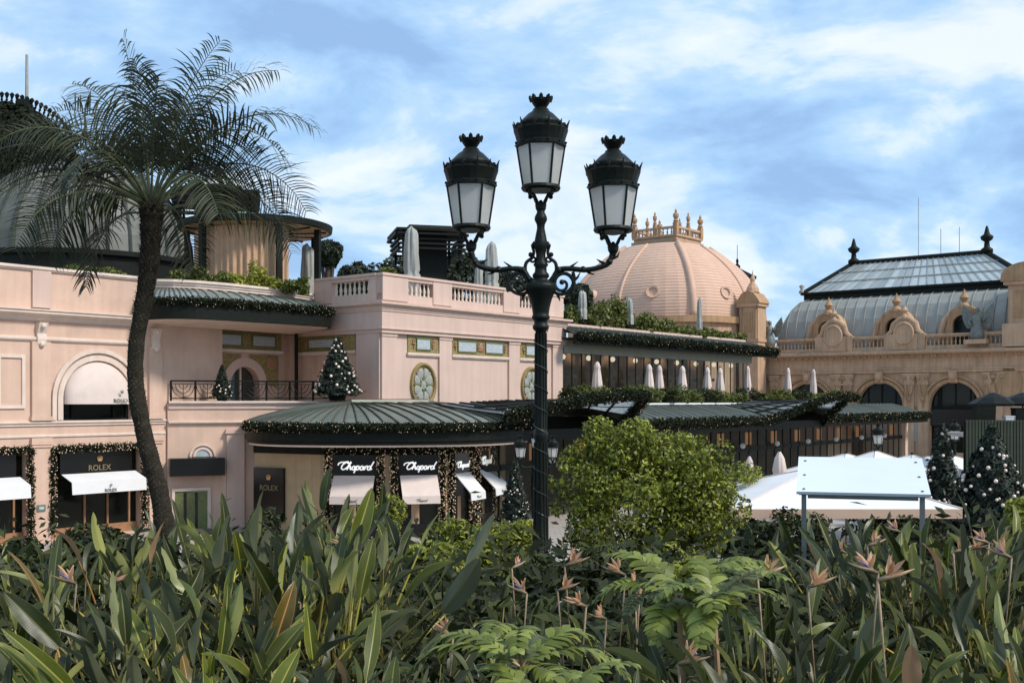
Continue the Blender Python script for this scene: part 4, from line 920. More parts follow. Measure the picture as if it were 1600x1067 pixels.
def build_casino():
    t = thing('casino_facade', 'ornate stone palace wing with arched windows, balustrade and curved grey roof', 'building', KAS, KRZ)
    L0, L1 = -6., 27.; arches = [4.1, 10.95, 17.4]; ah, zs = 2.05, 1.15
    w = MB(); holes = [arch_poly(c, ah, zs, -2.9) for c in arches]
    ov = kt(1577); oz = kz(600, ov); holes.append([(ov+.75*math.cos(-2*math.pi*k/20), oz+1.15*math.sin(-2*math.pi*k/20)) for k in range(20)])
    wall_holes(w, [(L0, GZ-.3), (L1, GZ-.3), (L1, 5.9), (L0, 5.9)], holes, 0, .8); w.box(L0, L1, .85, 1.0, GZ, 5.85); w.build('wall', M_STONE, t)
    for i, c in enumerate(arches):
        f = MB().box(c-ah, c+ah, .5, .55, -2.9, 3.3).build('window', M_GLASSDARK, t)
        m = MB()
        for x in (-1.3, -.05, 1.2): m.box(c+x, c+x+.1, .4, .49, -2.9, 3.1)
        for z in (.9, -.6, -.35): m.box(c-ah, c+ah, .39, .488, z, z+.16)
        m.build('window_frame', M_DARK, f)
        m = MB(); arch_band(m, c, zs, ah+.02, ah+.30, -.12, 0, -2.9); arch_band(m, c, zs, ah+.42, ah+.62, -.22, 0, 1.0); m.build('arch_moulding', M_STONE2, t)
        m = MB(); extrude_x(m, [(0, 3.1), (-.3, 3.2), (-.42, 3.9), (-.5, 4.25), (0, 4.3)], c-.35, c+.35); m.ball((c, -.4, 3.75), .34, 8, 6, 1.3); m.build('keystone', M_STONE, t)
        MB().box(c-ah, c+ah, .18, .36, -.55, .85).build('door_canopy', M_BLACK, t)
        for s in (-1, 1):
            q = MB().box(c+s*2.95-.42, c+s*2.95+.42, -.06, -.003, -2.0, .75).build('side_window', M_BLUEPANEL, t)
            m = MB(); m.box(c+s*2.95-.5, c+s*2.95-.42, -.12, -.003, -2.1, .85); m.box(c+s*2.95+.42, c+s*2.95+.5, -.12, -.003, -2.1, .85); m.box(c+s*2.95-.5, c+s*2.95+.5, -.14, -.003, .852, 1.0); m.build('window_surround', M_STONE2, q)
    m = MB(); n = 20; m.lathe([(1., 0), (1.22, -.05), (1.32, .06), (1.22, .2), (1., .2)], 24); m.v = [(ov+x*.78, -.05-z*1.0, oz+y*1.18) for x, y, z in m.v]; m.build('oval_frame', M_STONE2, t)
    MB().box(ov-.8, ov+.8, .4, .45, oz-1.2, oz+1.2).build('window', M_GLASSDARK, t)
    # pilasters with swags between the arches
    for c in (.7, 7.0, 8.0, 13.6, 14.8, 20.4, 21.0, -2.):
        m = MB(); m.box(c-.42, c+.42, -.16, -.002, GZ, 3.0); m.box(c-.5, c+.5, -.22, -.002, 3.0, 3.2); m.frustum((c, -.1), .42, .12, .6, .22, 3.2, 3.85); m.box(c-.62, c+.62, -.34, -.002, 3.85, 4.02); m.build('pilaster', M_STONE, t)
        m = MB()
        for s in (-1, 1): m.ball((c+s*.35, -.28, 3.62), .2, 7, 5)
        m.tube([(c-.3, -.22, 3.0), (c-.2, -.25, 2.3), (c, -.28, 1.9), (c+.2, -.25, 2.3), (c+.3, -.22, 3.0)], .12, 6); m.ball((c, -.25, 1.75), .2, 7, 5, 1.3); m.build('swag', M_STONE2, t)
    path = [(L0, 0), (L1, 0)]
    m = MB(); m.sweep(path, [(0, 4.05), (.25, 4.08), (.25, 4.3), (.32, 4.34), (.32, 4.46), (.22, 4.5), (.22, 5.38), (.34, 5.42), (.42, 5.6), (.85, 5.68), (1.0, 5.78), (1.0, 6.0), (.2, 6.08), (-.5, 6.1)]); m.build('entablature', M_STONE, t)
    k = 0; dent = MB().box(-.11, .11, -.62, -.3, 5.42, 5.62); do = dent.build('dentil', M_STONE2, t)
    x = L0+.3
    while x < L1:
        obj('dentil', do.data, t, (x, 0, 0)); x += .62
    bpy.data.objects.remove(do)
    # balustrade with pedestals and medallion pediments
    m = MB(); m.box(L0, 22.2, -.32, .12, 6.1, 6.42); m.box(L0, 22.2, -.28, .08, 7.12, 7.22); m.box(L0, 22.2, -.36, .16, 7.22, 7.42); b = m.build('balustrade', M_STONE, t)
    meds = [kt(1305), kt(1415)]; peds = [-1.2, 19.9] + [c+s*1.5 for c in meds for s in (-1, 1)]
    for c in peds: MB().box(c-.3, c+.3, -.42, .22, 6.105, 7.5).build('pedestal', M_STONE, b)
    bm = baluster_mesh(.70, 1.6, 7, M_STONE); x = L0+.2
    while x < 22.:
        if all(abs(x-c) > .42 for c in peds) and all(abs(x-c) > 1.3 for c in meds): obj('baluster', bm, b, (x, -.1, 6.42))
        x += .36
    for c in meds:
        o = MB(); o.box(c-1.2, c+1.2, -.5, .2, 6.1, 7.5); rows = []
        for s in (-1, 1): o.tube([(c+s*1.6, -.2, 7.4), (c+s*1.15, -.25, 7.75), (c+s*1.0, -.25, 8.4), (c+s*.45, -.25, 8.85), (c, -.25, 8.95)], [.2, .26, .24, .22, .26], 8)
        o.box(c-.95, c+.95, -.42, .12, 7.5, 8.35); o.frustum((c, -.15), .95, .27, .3, .2, 8.35, 8.95)
        oo = o.build('medallion_pediment', M_STONE, t)
        m = MB(); m.lathe([(0, .05), (.72, .05), (.76, .14), (.88, .14), (.95, 0)], 24); m.v = [(c+x_, -.50-z_, 7.55+y_*1.1) for x_, y_, z_ in m.v]; m.build('medallion', M_STONE, oo)
        m = MB(); m.lathe([(.2, 8.9), (.28, 9.1), (.12, 9.3), (.3, 9.6), (.1, 9.9), (0, 10.2)], 10, (c, -.2, 0)); m.build('finial', M_STONE, oo)
    # curved lead roof, in strips with rolls
    rx0, rx1, rb = kd(1213, 1.4), 24.5, 1.4
    def prof(q): return (rb+3.0*q**1.6*.9, 6.4+5.0*math.sin(q*math.pi/2)**.9)      # depth, height
    def roof_pt(x, q):
        d, z = prof(q); lft = rx0+2.4*q**1.3; return Vector((max(x, lft), d, z))
    x = rx0; Qs = [0, .15, .35, .55, .75, .9, 1]
    while x < rx1:
        x2 = x+.95; m = MB(); m.sheet([[roof_pt(x, q), roof_pt(x2, q)] for q in Qs]); m.build('roof_strip', M_ROOFGREY, t); MB().tube([roof_pt(x, q)+Vector((0, -.04, .04)) for q in Qs], .06, 5).build('roof_roll', M_ROOFGREY, t); x = x2
    m = MB(); m.sheet([[Vector((rx0+2.4*q**1.3, prof(q)[0]+yy*(8-prof(q)[0]), prof(q)[1])) for yy in (0, .5, 1)] for q in Qs]); m.build('roof_end', M_ROOFGREY, t)
    # dark eaves and glazed hip roof
    ez = 11.42; x0, x1 = kd(1256, 3.9), 22.6; yf, yr, yb = 3.9, 8.2, 12.5
    m = MB(); m.box(x0, x1, yf, yb, ez, ez+.5); m.box(x0-.25, x1+.2, yf-.25, yf+.4, ez+.5, ez+.72); m.build('eaves', M_DARK, t)
    ra, rb2 = kd(1334, 8.2)-1.2, kd(1542, 8.2); rz = 15.2
    e0, e1, r0, r1 = Vector((x0, yf, ez+.7)), Vector((x1, yf, ez+.7)), Vector((ra+1.2, yr, rz)), Vector((rb2, yr, rz))
    n = 26
    for i in range(n):
        a, b_ = i/n, (i+1)/n; m = MB(); g = .0
        m.add([e0.lerp(e1, a), e0.lerp(e1, b_), r0.lerp(r1, b_), r0.lerp(r1, a)], [(0, 1, 2, 3)]); m.build('roof_pane', mat('skylight_glass', (.36, .40, .40), .22, .1, 2., objr=.25, spec=.7), t)
        MB().tube([e0.lerp(e1, a)+Vector((0, -.04, .05)), r0.lerp(r1, a)+Vector((0, -.04, .05))], .035, 4).build('glazing_bar', M_ROOFGREY, t)
    for q in (.33, .66): MB().tube([e0.lerp(r0, q)+Vector((0, -.05, .06)), e1.lerp(r1, q)+Vector((0, -.05, .06))], .05, 4).build('glazing_bar', M_ROOFGREY, t)
    m = MB(); m.add([(x0, yb, ez+.7), e0, r0], [(0, 1, 2)]); m.add([e1, (x1, yb, ez+.7), r1], [(0, 1, 2)]); m.add([(x0, yb, ez+.7), (x1, yb, ez+.7), r1, r0], [(0, 3, 2, 1)]); m.build('roof_hip', M_ROOFGREY, t)
    m = MB(); m.tube([e0, r0], .26, 6); m.tube([r0, r1], .28, 6); m.tube([e1, r1], .26, 6); m.build('ridge', M_DARK, t)
    for p in (r0, r1):
        m = MB(); m.lathe([(.55, 0), (.55, .3), (.28, .5), (.22, 1.0), (.5, 1.2), (.6, 1.45), (.28, 1.7), (.2, 2.0), (.1, 2.4), (0, 2.5)], 10); m.build('ridge_finial', M_DARK, t, True, loc=p)
    m = MB(); m.lathe([(.3, 0), (.3, .2), (.12, .4), (.3, .7), (0, .9)], 10); m.build('corner_finial', M_ROOFGREY, t, True, loc=(x0-.2, yf, ez+.7))
    for px, y in ((1435, 358), (1470, 368), (1499, 380)):
        tx = kd(px, 8.2); MB().tube([(tx, yr, rz), (tx, yr, rz+3.2*(y < 365)+2.6)], .035, 5).build('antenna', M_GREYCLOTH, t)
    # arched dormers
    for c in (kd(1293, 1), kd(1399, 1), kd(1505, 1)):
        y0 = 1.0; zs_, r = 8.2, 1.35; m = MB(); arch_band(m, c, zs_, r*.62, r, y0-.2, y0+2.4, 6.5); arch_band(m, c, zs_, r, r+.3, y0-.1, y0+2.0, 6.5); d = m.build('dormer', M_STONE2, t)
        MB().box(c-r*.65, c+r*.65, y0+.25, y0+.3, 6.5, 9.1).build('dormer_window', M_GLASSDARK, d)
        m = MB(); m.lathe([(.5, 0), (.4, .3), (.2, .5), (.42, .9), (.2, 1.25), (0, 1.7)], 10); m.build('finial', M_STONE2, d, loc=(c, y0+.3, zs_+r+.1))
        for s in (-1, 1): MB().tube([(c+s*1.1, y0-.1, 9.3), (c+s*1.6, y0-.1, 8.6), (c+s*1.9, y0-.1, 7.3), (c+s*2.2, y0-.1, 6.7)], [.16, .26, .24, .3], 7).build('volute', M_STONE, d)
    # end pier with curved pediment
    c = 23.6; m = MB(); m.box(c-2.0, c+2.0, -1.0, 3.2, 6.1, 8.0); m.box(c-1.6, c+1.6, -.7, 3., 8.0, 11.2); m.box(c-1.9, c+1.9, -1.0, 3.2, 11.2, 11.5); e = m.build('end_pier', M_STONE, t)
    m = MB(); pl = [(-2.1, 0), (2.1, 0)] + [(2.1*math.cos(a), .35+1.2*math.sin(a)) for a in np.linspace(.1, 3.04, 14)]; n = len(pl)
    m.add([(c+x, -1.1, 11.5+z) for x, z in pl]+[(c+x, 3.2, 11.5+z) for x, z in pl], [tuple(range(n))]+[(i, i+n, (i+1) % n+n, (i+1) % n) for i in range(n)]+[tuple(range(2*n-1, n-1, -1))]); m.build('pediment', M_STONE2, e)
    MB().box(c-1.1, c+1.1, -.78, -.702, 8.5, 10.7).build('pier_panel', M_STONE2, e); MB().lathe([(.7, 0), (.5, .5), (.25, .8), (.5, 1.2), (0, 1.9)], 12).build('finial', M_STONE, e, loc=(c, .5, 12.9))
build_casino()

def winged_statue(loc, rz, h, lab):
    t = thing('winged_statue', lab, 'statue', loc, rz, 'grey bronze winged statues on the palace roofline')
    m = MB(); s = h/3.2
    m.lathe([(.55*s, 0), (.6*s, .5*s), (.5*s, .9*s), (.36*s, 1.3*s), (.42*s, 1.75*s), (.34*s, 2.05*s), (.12*s, 2.2*s), (.11*s, 2.32*s), (.2*s, 2.45*s), (.19*s, 2.65*s), (0, 2.78*s)], 14)
    m.tube([(.3*s, 0, 1.95*s), (.65*s, -.15*s, 1.6*s), (.8*s, -.4*s, 2.0*s)], [.14*s, .11*s, .08*s], 7); m.tube([(-.3*s, 0, 1.95*s), (-.6*s, -.2*s, 1.5*s), (-.4*s, -.5*s, 1.2*s)], [.14*s, .11*s, .08*s], 7)
    m.build('figure', M_BRONZE, t, True)
    for sg in (-1, 1):
        w = MB(); pts = [(.2, 1.7), (.6, 2.4), (1.2, 3.1), (1.35, 2.4), (1.2, 1.6), (.9, 1.0), (.5, 1.0)]; n = len(pts)
        w.add([(sg*x*s, .25*s, z*s) for x, z in pts]+[(sg*x*s, .40*s, z*s) for x, z in pts], [tuple(range(n)), tuple(range(2*n-1, n-1, -1))]+[(i, i+n, (i+1) % n+n, (i+1) % n) for i in range(n)]); w.build('wing', M_BRONZE, t)
    MB().box(-.9*s, .9*s, -.7*s, .7*s, -.35*s, .02).build('plinth', M_STONE, t)
p = KM @ Vector((kt(1530), -.6, 6.75)); winged_statue(p, KRZ, 3.2, 'grey winged statue beside the curved pediment pier')
p = KM @ Vector((kt(1207), -.6, 6.75)); winged_statue(p, KRZ, 2.9, 'grey winged statue between the pink dome turret and the balustrade')

def build_dome():
    D = 112.; k = D/F; c = P(1043, 0, D); zb = EYE+(YH-505)*k
    t = thing('casino_dome', 'large pink tiled dome with ribs, round vents and a crowning balustrade', 'dome', (c.x, D, 0), KRZ)
    HW, H = 138*k, 118*k
    def sq(a, r, e=2.9):
        cc, ss = math.cos(a), math.sin(a); q = (abs(cc)**e+abs(ss)**e)**(-1/e); return (r*cc*q, r*ss*q)
    def rad(q): return HW*(1-.6*q**2.2)                          # q 0..1
    NA = 48; NC = 26
    rows = []
    for i in range(NC):
        for q, e in ((i/NC, .03), ((i+.95)/NC, .0)):
            r = rad(q)+e; z = zb+H*q; rows.append([sq(2*math.pi*j/NA, r)+(z,) for j in range(NA+1)])
    for i in range(NC):                                          # tile courses, each lapping the one below
        MB().sheet(rows[2*i:2*i+2]).build('tile_course', M_DOMETILE, t, False)
        if i < NC-1: MB().sheet([rows[2*i+1], rows[2*i+2]]).build('course_lip', M_DOMETILE, t)
    for j in range(16):
        a = 2*math.pi*j/16; big = j % 4 == 2; pts = []
        for i in range(16):
            q = i/15*.985; pts.append(sq(a, rad(q)+.05)+(zb+H*q,))
        if j % 2 == 0: MB().tube(pts, .34 if big else .16, 6).build('rib', M_DOMETILE, t, True)
    for j in range(16):
        if j % 2: 
            a = 2*math.pi*j/16; q = .30; x, y = sq(a, rad(q)); z = zb+H*.30
            m = MB(); m.lathe([(.0, .05), (.40, .05), (.44, .2), (.62, .24), (.68, -.3)], 16); M = Matrix.Translation((x, y, z)) @ Matrix.Rotation(math.atan2(y, x), 4, 'Z') @ Matrix.Rotation(R(76), 4, 'Y')
            xf(m, M).build('round_vent', M_DOMETILE, t)
    MB().prism([sq(2*math.pi*j/NA, HW*1.02) for j in range(NA)], 0, zb-.6).build('drum', M_STONE, t); MB().prism([sq(2*math.pi*j/NA, HW*1.06) for j in range(NA)], zb-.6, zb+.02).build('drum_cornice', M_STONE2, t)
    # platform and crowning balustrade
    zt = zb+H-.1; w = 37*k
    m = MB(); m.box(-w*1.10, w*1.10, -w*1.10, w*1.10, zt-.5, zt+.5); m.box(-w*1.02, w*1.02, -w*1.02, w*1.02, zt+.5, zt+.8); m.box(-w*1.08, w*1.08, -w*1.08, w*1.08, zt+.8, zt+1.0); m.build('platform', M_STONE, t)
    m = MB()
    for s in (-1, 1): m.box(-w, w, s*w-.15, s*w+.15, zt+1.6, zt+1.82); m.box(s*w-.15, s*w+.15, -w+.152, w-.152, zt+1.6, zt+1.82)
    cb = m.build('crown_rail', M_STONE, t); bm = baluster_mesh(.6, 1.8, 7, M_STONE)
    for s in (-1, 1):
        for i in range(9):
            q = -w+.5+(2*w-1.)*i/8; obj('baluster', bm, cb, (q, s*w, zt+1.0)); obj('baluster', bm, cb, (s*w, q, zt+1.0))
    for x in (-1, 0, 1):
        for y in (-1, 0, 1):
            if x or y:
                b = .72 if x and y else .5; m = MB(); m.box(-.32*b, .32*b, -.32*b, .32*b, 0, 1.15); m.lathe([(.25*b, 1.15), (.4*b, 1.3), (.22*b, 1.45), (.42*b, 1.75), (.38*b, 2.0), (.14*b, 2.1), (.2*b, 2.25), (0, 2.3+.35*b)], 10); m.build('urn', M_STONE2, cb, loc=(x*w, y*w, zt+1.0))
    # corner turret with pediment
    c2 = P(1176, 0, 104.); k2 = 104./F; z0 = 0; t2 = thing('stone_turret', 'small stone turret with curved pediment at the right foot of the pink dome', 'turret', (c2.x, 104., 0), KRZ); t2.scale = (.72, .72, 1)
    zt2 = EYE+(YH-480)*k2; zb2 = EYE+(YH-530)*k2
    m = MB(); m.box(-1.35, 1.35, -1.2, 1.2, 0, zt2); m.box(-1.6, 1.6, -1.45, 1.45, zt2, zt2+.3); m.box(-1.5, 1.5, -1.35, 1.35, zb2-.3, zb2); m.build('body', M_STONE, t2)
    for s in (-1, 1): MB().tube([(s*1.05, -1.25, zb2), (s*1.05, -1.25, zt2)], .17, 8).build('column', M_STONE2, t2)
    m = MB(); pl = [(-1.75, 0), (1.75, 0), (1.5, .35), (.9, .95), (0, 1.25), (-.9, .95), (-1.5, .35)]; n = len(pl)
    m.add([(x, -1.5, zt2+.3+z) for x, z in pl]+[(x, 1.5, zt2+.3+z) for x, z in pl], [tuple(range(n))]+[(i, i+n, (i+1) % n+n, (i+1) % n) for i in range(n)]+[tuple(range(2*n-1, n-1, -1))]); m.build('pediment', M_STONE2, t2)
    MB().lathe([(.9, 0), (.8, .4), (.3, 1.0), (.35, 1.3), (.1, 1.7), (0, 2.2)], 10).build('finial', M_STONE, t2, loc=(0, 0, zt2+1.4))
    MB().box(-.6, .6, -1.26, -1.203, zb2+.6, zt2-.5).build('niche', M_STONE2, t2)
    # dark lantern behind
    c3 = P(1152, 0, 118.); k3 = 118./F; t3 = thing('spired_lantern', 'dark spired roof lantern poking out behind the pink dome', 'spire', (c3.x, 118., EYE+(YH-470)*k3)); h = 75*k3
    MB().box(-1.3, 1.3, -1.3, 1.3, -6, h*.42).build('body', M_DARK, t3); MB().box(-1.7, 1.7, -1.7, 1.7, h*.42, h*.48).build('eaves', M_DARK, t3); MB().frustum((0, 0), 1.6, 1.6, .3, .3, h*.48, h*.66).build('roof', M_DARK, t3); MB().lathe([(.3, 0), (.35, .3), (.1, .6), (.16, .9), (.03, 1.2), (.03, 2.6)], 8).build('finial', M_DARK, t3, loc=(0, 0, h*.66))
build_dome()

# ------------------------------------------------------------------ cast iron lamp post with three lanterns
def build_lamp(name, label, D, X, arms=True, scale=1., rz=0., group=None, gz=None):
    gz = ground_z(D) if gz is None else gz
    k = 12.4/F; z_ = lambda y: EYE+(YH-y)*k+.40                                    # metres above the foot, drawn from photo rows
    t = thing(name, label, 'street lamp', (X, D, gz), rz, group)
    def lantern(cx, dy):
        zz = lambda y: z_(y+dy); r = lambda p: p*k
        m = MB(); n = 6; ph = R(0)
        # frame: bars, bottom ring, cornice bands with points
        pts_t = [(cx+r(37)*math.cos(ph+2*math.pi*i/n), r(37)*math.sin(ph+2*math.pi*i/n), zz(229)) for i in range(n)]
        pts_b = [(cx+r(27)*math.cos(ph+2*math.pi*i/n), r(27)*math.sin(ph+2*math.pi*i/n), zz(293)) for i in range(n)]
        for i in range(n): m.tube([pts_t[i], pts_b[i]], r(2.0), 5)
        m.lathe([(r(24), zz(296)), (r(29), zz(297)), (r(31), zz(294)), (r(30), zz(290)), (r(26), zz(290)), (r(24), zz(296))], 24, (cx, 0, 0))
        m.lathe([(r(36), zz(230)), (r(39.5), zz(229)), (r(40), zz(224)), (r(37.5), zz(222)), (r(40), zz(213)), (r(43), zz(204)), (r(40), zz(201)), (r(41), zz(197)), (r(33), zz(195)), (r(33), zz(229))], 24, (cx, 0, 0))
        lo = m.build('lantern', M_IRON, t)
        for i in range(n):
            a, b, c, d = pts_t[i], pts_t[(i+1) % n], pts_b[(i+1) % n], pts_b[i]
            MB().add([d, c, b, a], [(0, 1, 2, 3)]).build('pane', M_FROST, lo)
        MB().lathe([(r(25), zz(290)), (r(18), zz(298)), (r(8), zz(301)), (0, zz(302))], 20, (cx, 0, 0)).build('glass_bowl', M_FROST, lo, True)
        m = MB(); m.lathe([(r(38), zz(197)), (r(30), zz(188)), (r(20), zz(178)), (r(14), zz(174)), (r(12), zz(170)), (0, zz(169))], 24, (cx, 0, 0)); m.build('lantern_roof', M_IRON, lo, True)
        m = MB(); m.lathe([(r(9), zz(172)), (r(10), zz(169)), (r(9), zz(168)), (r(13), zz(162)), (r(16), zz(156.5)), (r(17), zz(155)), (r(13), zz(155)), (r(6), zz(164))], 20, (cx, 0, 0))
        for i in range(8):
            a = 2*math.pi*i/8; c, s = math.cos(a), math.sin(a); m.tube([(cx+r(13.5)*c, r(13.5)*s, zz(158)), (cx+r(16.5)*c, r(16.5)*s, zz(151.5))], [r(4.2), r(3.4)], 6); m.ball((cx+r(16.8)*c, r(16.8)*s, zz(151)), r(2.4), 6, 4)
        m.build('crown', M_IRON, lo)
        m = MB()
        for i in range(12):
            a = 2*math.pi*(i+.5)/12; c, s = math.cos(a), math.sin(a); q = 1 if i % 2 else .55
            m.tube([(cx+r(40)*c, r(40)*s, zz(206)), (cx+r(42)*c, r(42)*s, zz(199)), (cx+r(42+4*q)*c, r(42+4*q)*s, zz(195-5*q))], [r(3.2), r(2.2), r(.6)], 5)
            m.ball((cx+r(37)*c, r(37)*s, zz(196)), r(3.4), 6, 4); m.ball((cx+r(40)*c, r(40)*s, zz(225)), r(2.2), 6, 4)
        m.build('cresting', M_IRON, lo)
        m = MB()
        for i in range(4):
            a = math.pi/4+math.pi/2*i; c, s = math.cos(a), math.sin(a)
            m.tube([(cx+r(26)*c, r(26)*s, zz(296)), (cx+r(23)*c, r(23)*s, zz(303)), (cx+r(15)*c, r(15)*s, zz(305)), (cx+r(11)*c, r(11)*s, zz(312)), (cx+r(4)*c, r(4)*s, zz(322))], [r(2.4), r(3), r(2.2), r(2.8), r(3)], 6)
            m.ball((cx+r(23)*c, r(23)*s, zz(304)), r(3.6), 6, 5)
        m.lathe([(r(2), zz(312)), (r(4), zz(316)), (r(9), zz(319)), (r(8), zz(326)), (r(5), zz(331))], 12, (cx, 0, 0)); m.build('cradle', M_IRON, lo)
    lantern(0, 0)
    # the post: fluted shaft, rings, funnel, upper baluster
    prof = [(9, 318), (7, 323), (6, 331), (9.5, 338), (10, 343), (6.5, 350), (6, 356), (8, 366), (10, 376), (11.5, 384), (9, 389), (7.5, 396), (7.5, 406), (10, 410), (12, 413), (9, 417), (9.5, 424), (13, 428), (13, 432), (10, 435), (16, 439), (24, 443), (25.5, 447), (24, 453), (21, 458), (17, 468), (14, 480), (13, 487), (12.5, 491), (14, 493), (14, 497), (10.5, 500), (10.5, 506), (13, 508), (12.5, 513), (8.4, 517), (8.6, 560), (9.2, 670), (11.2, 676), (11.2, 682), (9.6, 687), (10.2, 780), (11.2, 860), (16, 866), (16, 874), (20, 880), (22, 892), (26, 898), (26, 906)]
    m = MB(); m.lathe([(p*k, max(z_(y), 0)) for p, y in prof][::-1], 28); m.build('post', M_IRON, t, True)
    fl = MB()
    for i in range(12):
        a = 2*math.pi*i/12; fl.tube([(8.6*k*math.cos(a), 8.6*k*math.sin(a), z_(520)), (9.3*k*math.cos(a), 9.3*k*math.sin(a), z_(668))], 1.1*k, 4); fl.tube([(9.8*k*math.cos(a), 9.8*k*math.sin(a), z_(690)), (11.2*k*math.cos(a), 11.2*k*math.sin(a), z_(858))], 1.2*k, 4)
    fl.build('post_fluting', M_IRON, t)
    wrap = MB(); pts = [(10.9*k*math.cos(a), 10.9*k*math.sin(a), z_(515+a*5.2)) for a in np.linspace(0, 64, 420)]; wrap.tube(pts, .0045, 4); wrap.build('light_string', M_ZINC_DARK, t)
    if not arms: return t
    for s in (-1, 1):
        q = lambda dx, y: (s*dx*k, 0, z_(y))
        if s < 0: lantern(-109*k, 62)
        else: lantern(113*k, 65)
        ex = 109 if s < 0 else 113
        arm = smooth_path([q(8, 447), q(19, 434), q(28, 421), q(46, 419), q(68, 421), q(88, 418), q(ex-8, 411), q(ex-2, 398), q(ex, 384)], 4)
        m = MB(); m.tube(arm, [4.2*k]*len(arm), 8)
        for px, y, rr in ((28, 421, 5.5), (66, 420, 5.2), (ex-6, 408, 5.5), (ex, 386, 7), (ex, 395, 5.5)): m.ball(q(px, y), rr*k, 8, 6)
        m.tube([q(34, 421), q(46, 417), q(58, 408)], [3.4*k, 2.6*k, .6*k], 5); m.tube([q(70, 421), q(76, 426), q(84, 428)], [3*k, 2*k, .6*k], 5); m.tube([q(ex-10, 413), q(ex-20, 408), q(ex-26, 404)], [3*k, 2*k, .5*k], 5); m.tube([q(ex-3, 404), q(ex+7, 400), q(ex+10, 392)], [3*k, 2*k, .5*k], 5)
        m.build('arm', M_IRON, t)
        m = MB(); up = smooth_path([q(16, 438), q(24, 424), q(23, 410), q(14, 402), q(11, 393), q(13, 384), q(10, 377)], 4); m.tube(up, [3.2*k*(1-.35*i/len(up)) for i in range(len(up))], 7)
        c = (12, 404); m.tube([q(c[0]+r_*math.cos(a), c[1]+r_*math.sin(a)) for a, r_ in ((a, 1.5+3.8*(1-a/7)) for a in np.linspace(0, 7, 14))], 2.0*k, 6); m.ball(q(12, 383), 4*k, 7, 5); m.ball(q(16, 397), 4*k, 7, 5); m.build('upper_scroll', M_IRON, t)
        m = MB(); c = (34, 443); sp = [q(c[0]+r_*math.cos(a)*1.0, c[1]-r_*math.sin(a)*1.1) for a, r_ in ((a, 3+15*(1-a/8.2)) for a in np.linspace(-.6, 8.2, 26))]; m.tube(sp, [3.4*k*(1-.4*i/26) for i in range(26)], 7); m.ball(sp[-1], 4.2*k, 8, 6)
        lw = smooth_path([q(50, 424), q(52, 436), q(46, 452), q(32, 459), q(22, 456), q(16, 452)], 4); m.tube(lw, 2.8*k, 7); m.tube([q(24, 456), q(28, 464), q(30, 470)], [2.6*k, 2*k, .4*k], 5); m.tube([q(50, 440), q(58, 432), q(62, 424)], [2.8*k, 2*k, .5*k], 5); m.build('lower_scroll', M_IRON, t)
    return t
lamp = build_lamp('lamp_post', 'tall dark iron lamp post with three crowned lanterns and scrolled arms', 12.4, (845-CX)/F*12.4)
def small_lamps():
    register(lamp)
    c = copy_tree(lamp); c.name = 'lamp_post'; c.location = ((838-CX)/F*40., 40., GZ); c.scale = (.76,)*3; c.rotation_euler.z = .25
    c['label'] = 'smaller three lantern lamp post down on the square beside the lit conifer'; c['group'] = 'iron lamp posts'; lamp['group'] = 'iron lamp posts'
    for px, D, s, lab in ((1372, 47., .86, 'single lantern lamp post on the square before the marquee end'), (1492, 50., .88, 'single lantern lamp post before the tall palace door')):
        l = build_lamp('lamp_post', lab, D, (px-CX)/F*D, False, group='iron lamp posts', gz=GZ-.6); l.scale = (s,)*3
small_lamps()

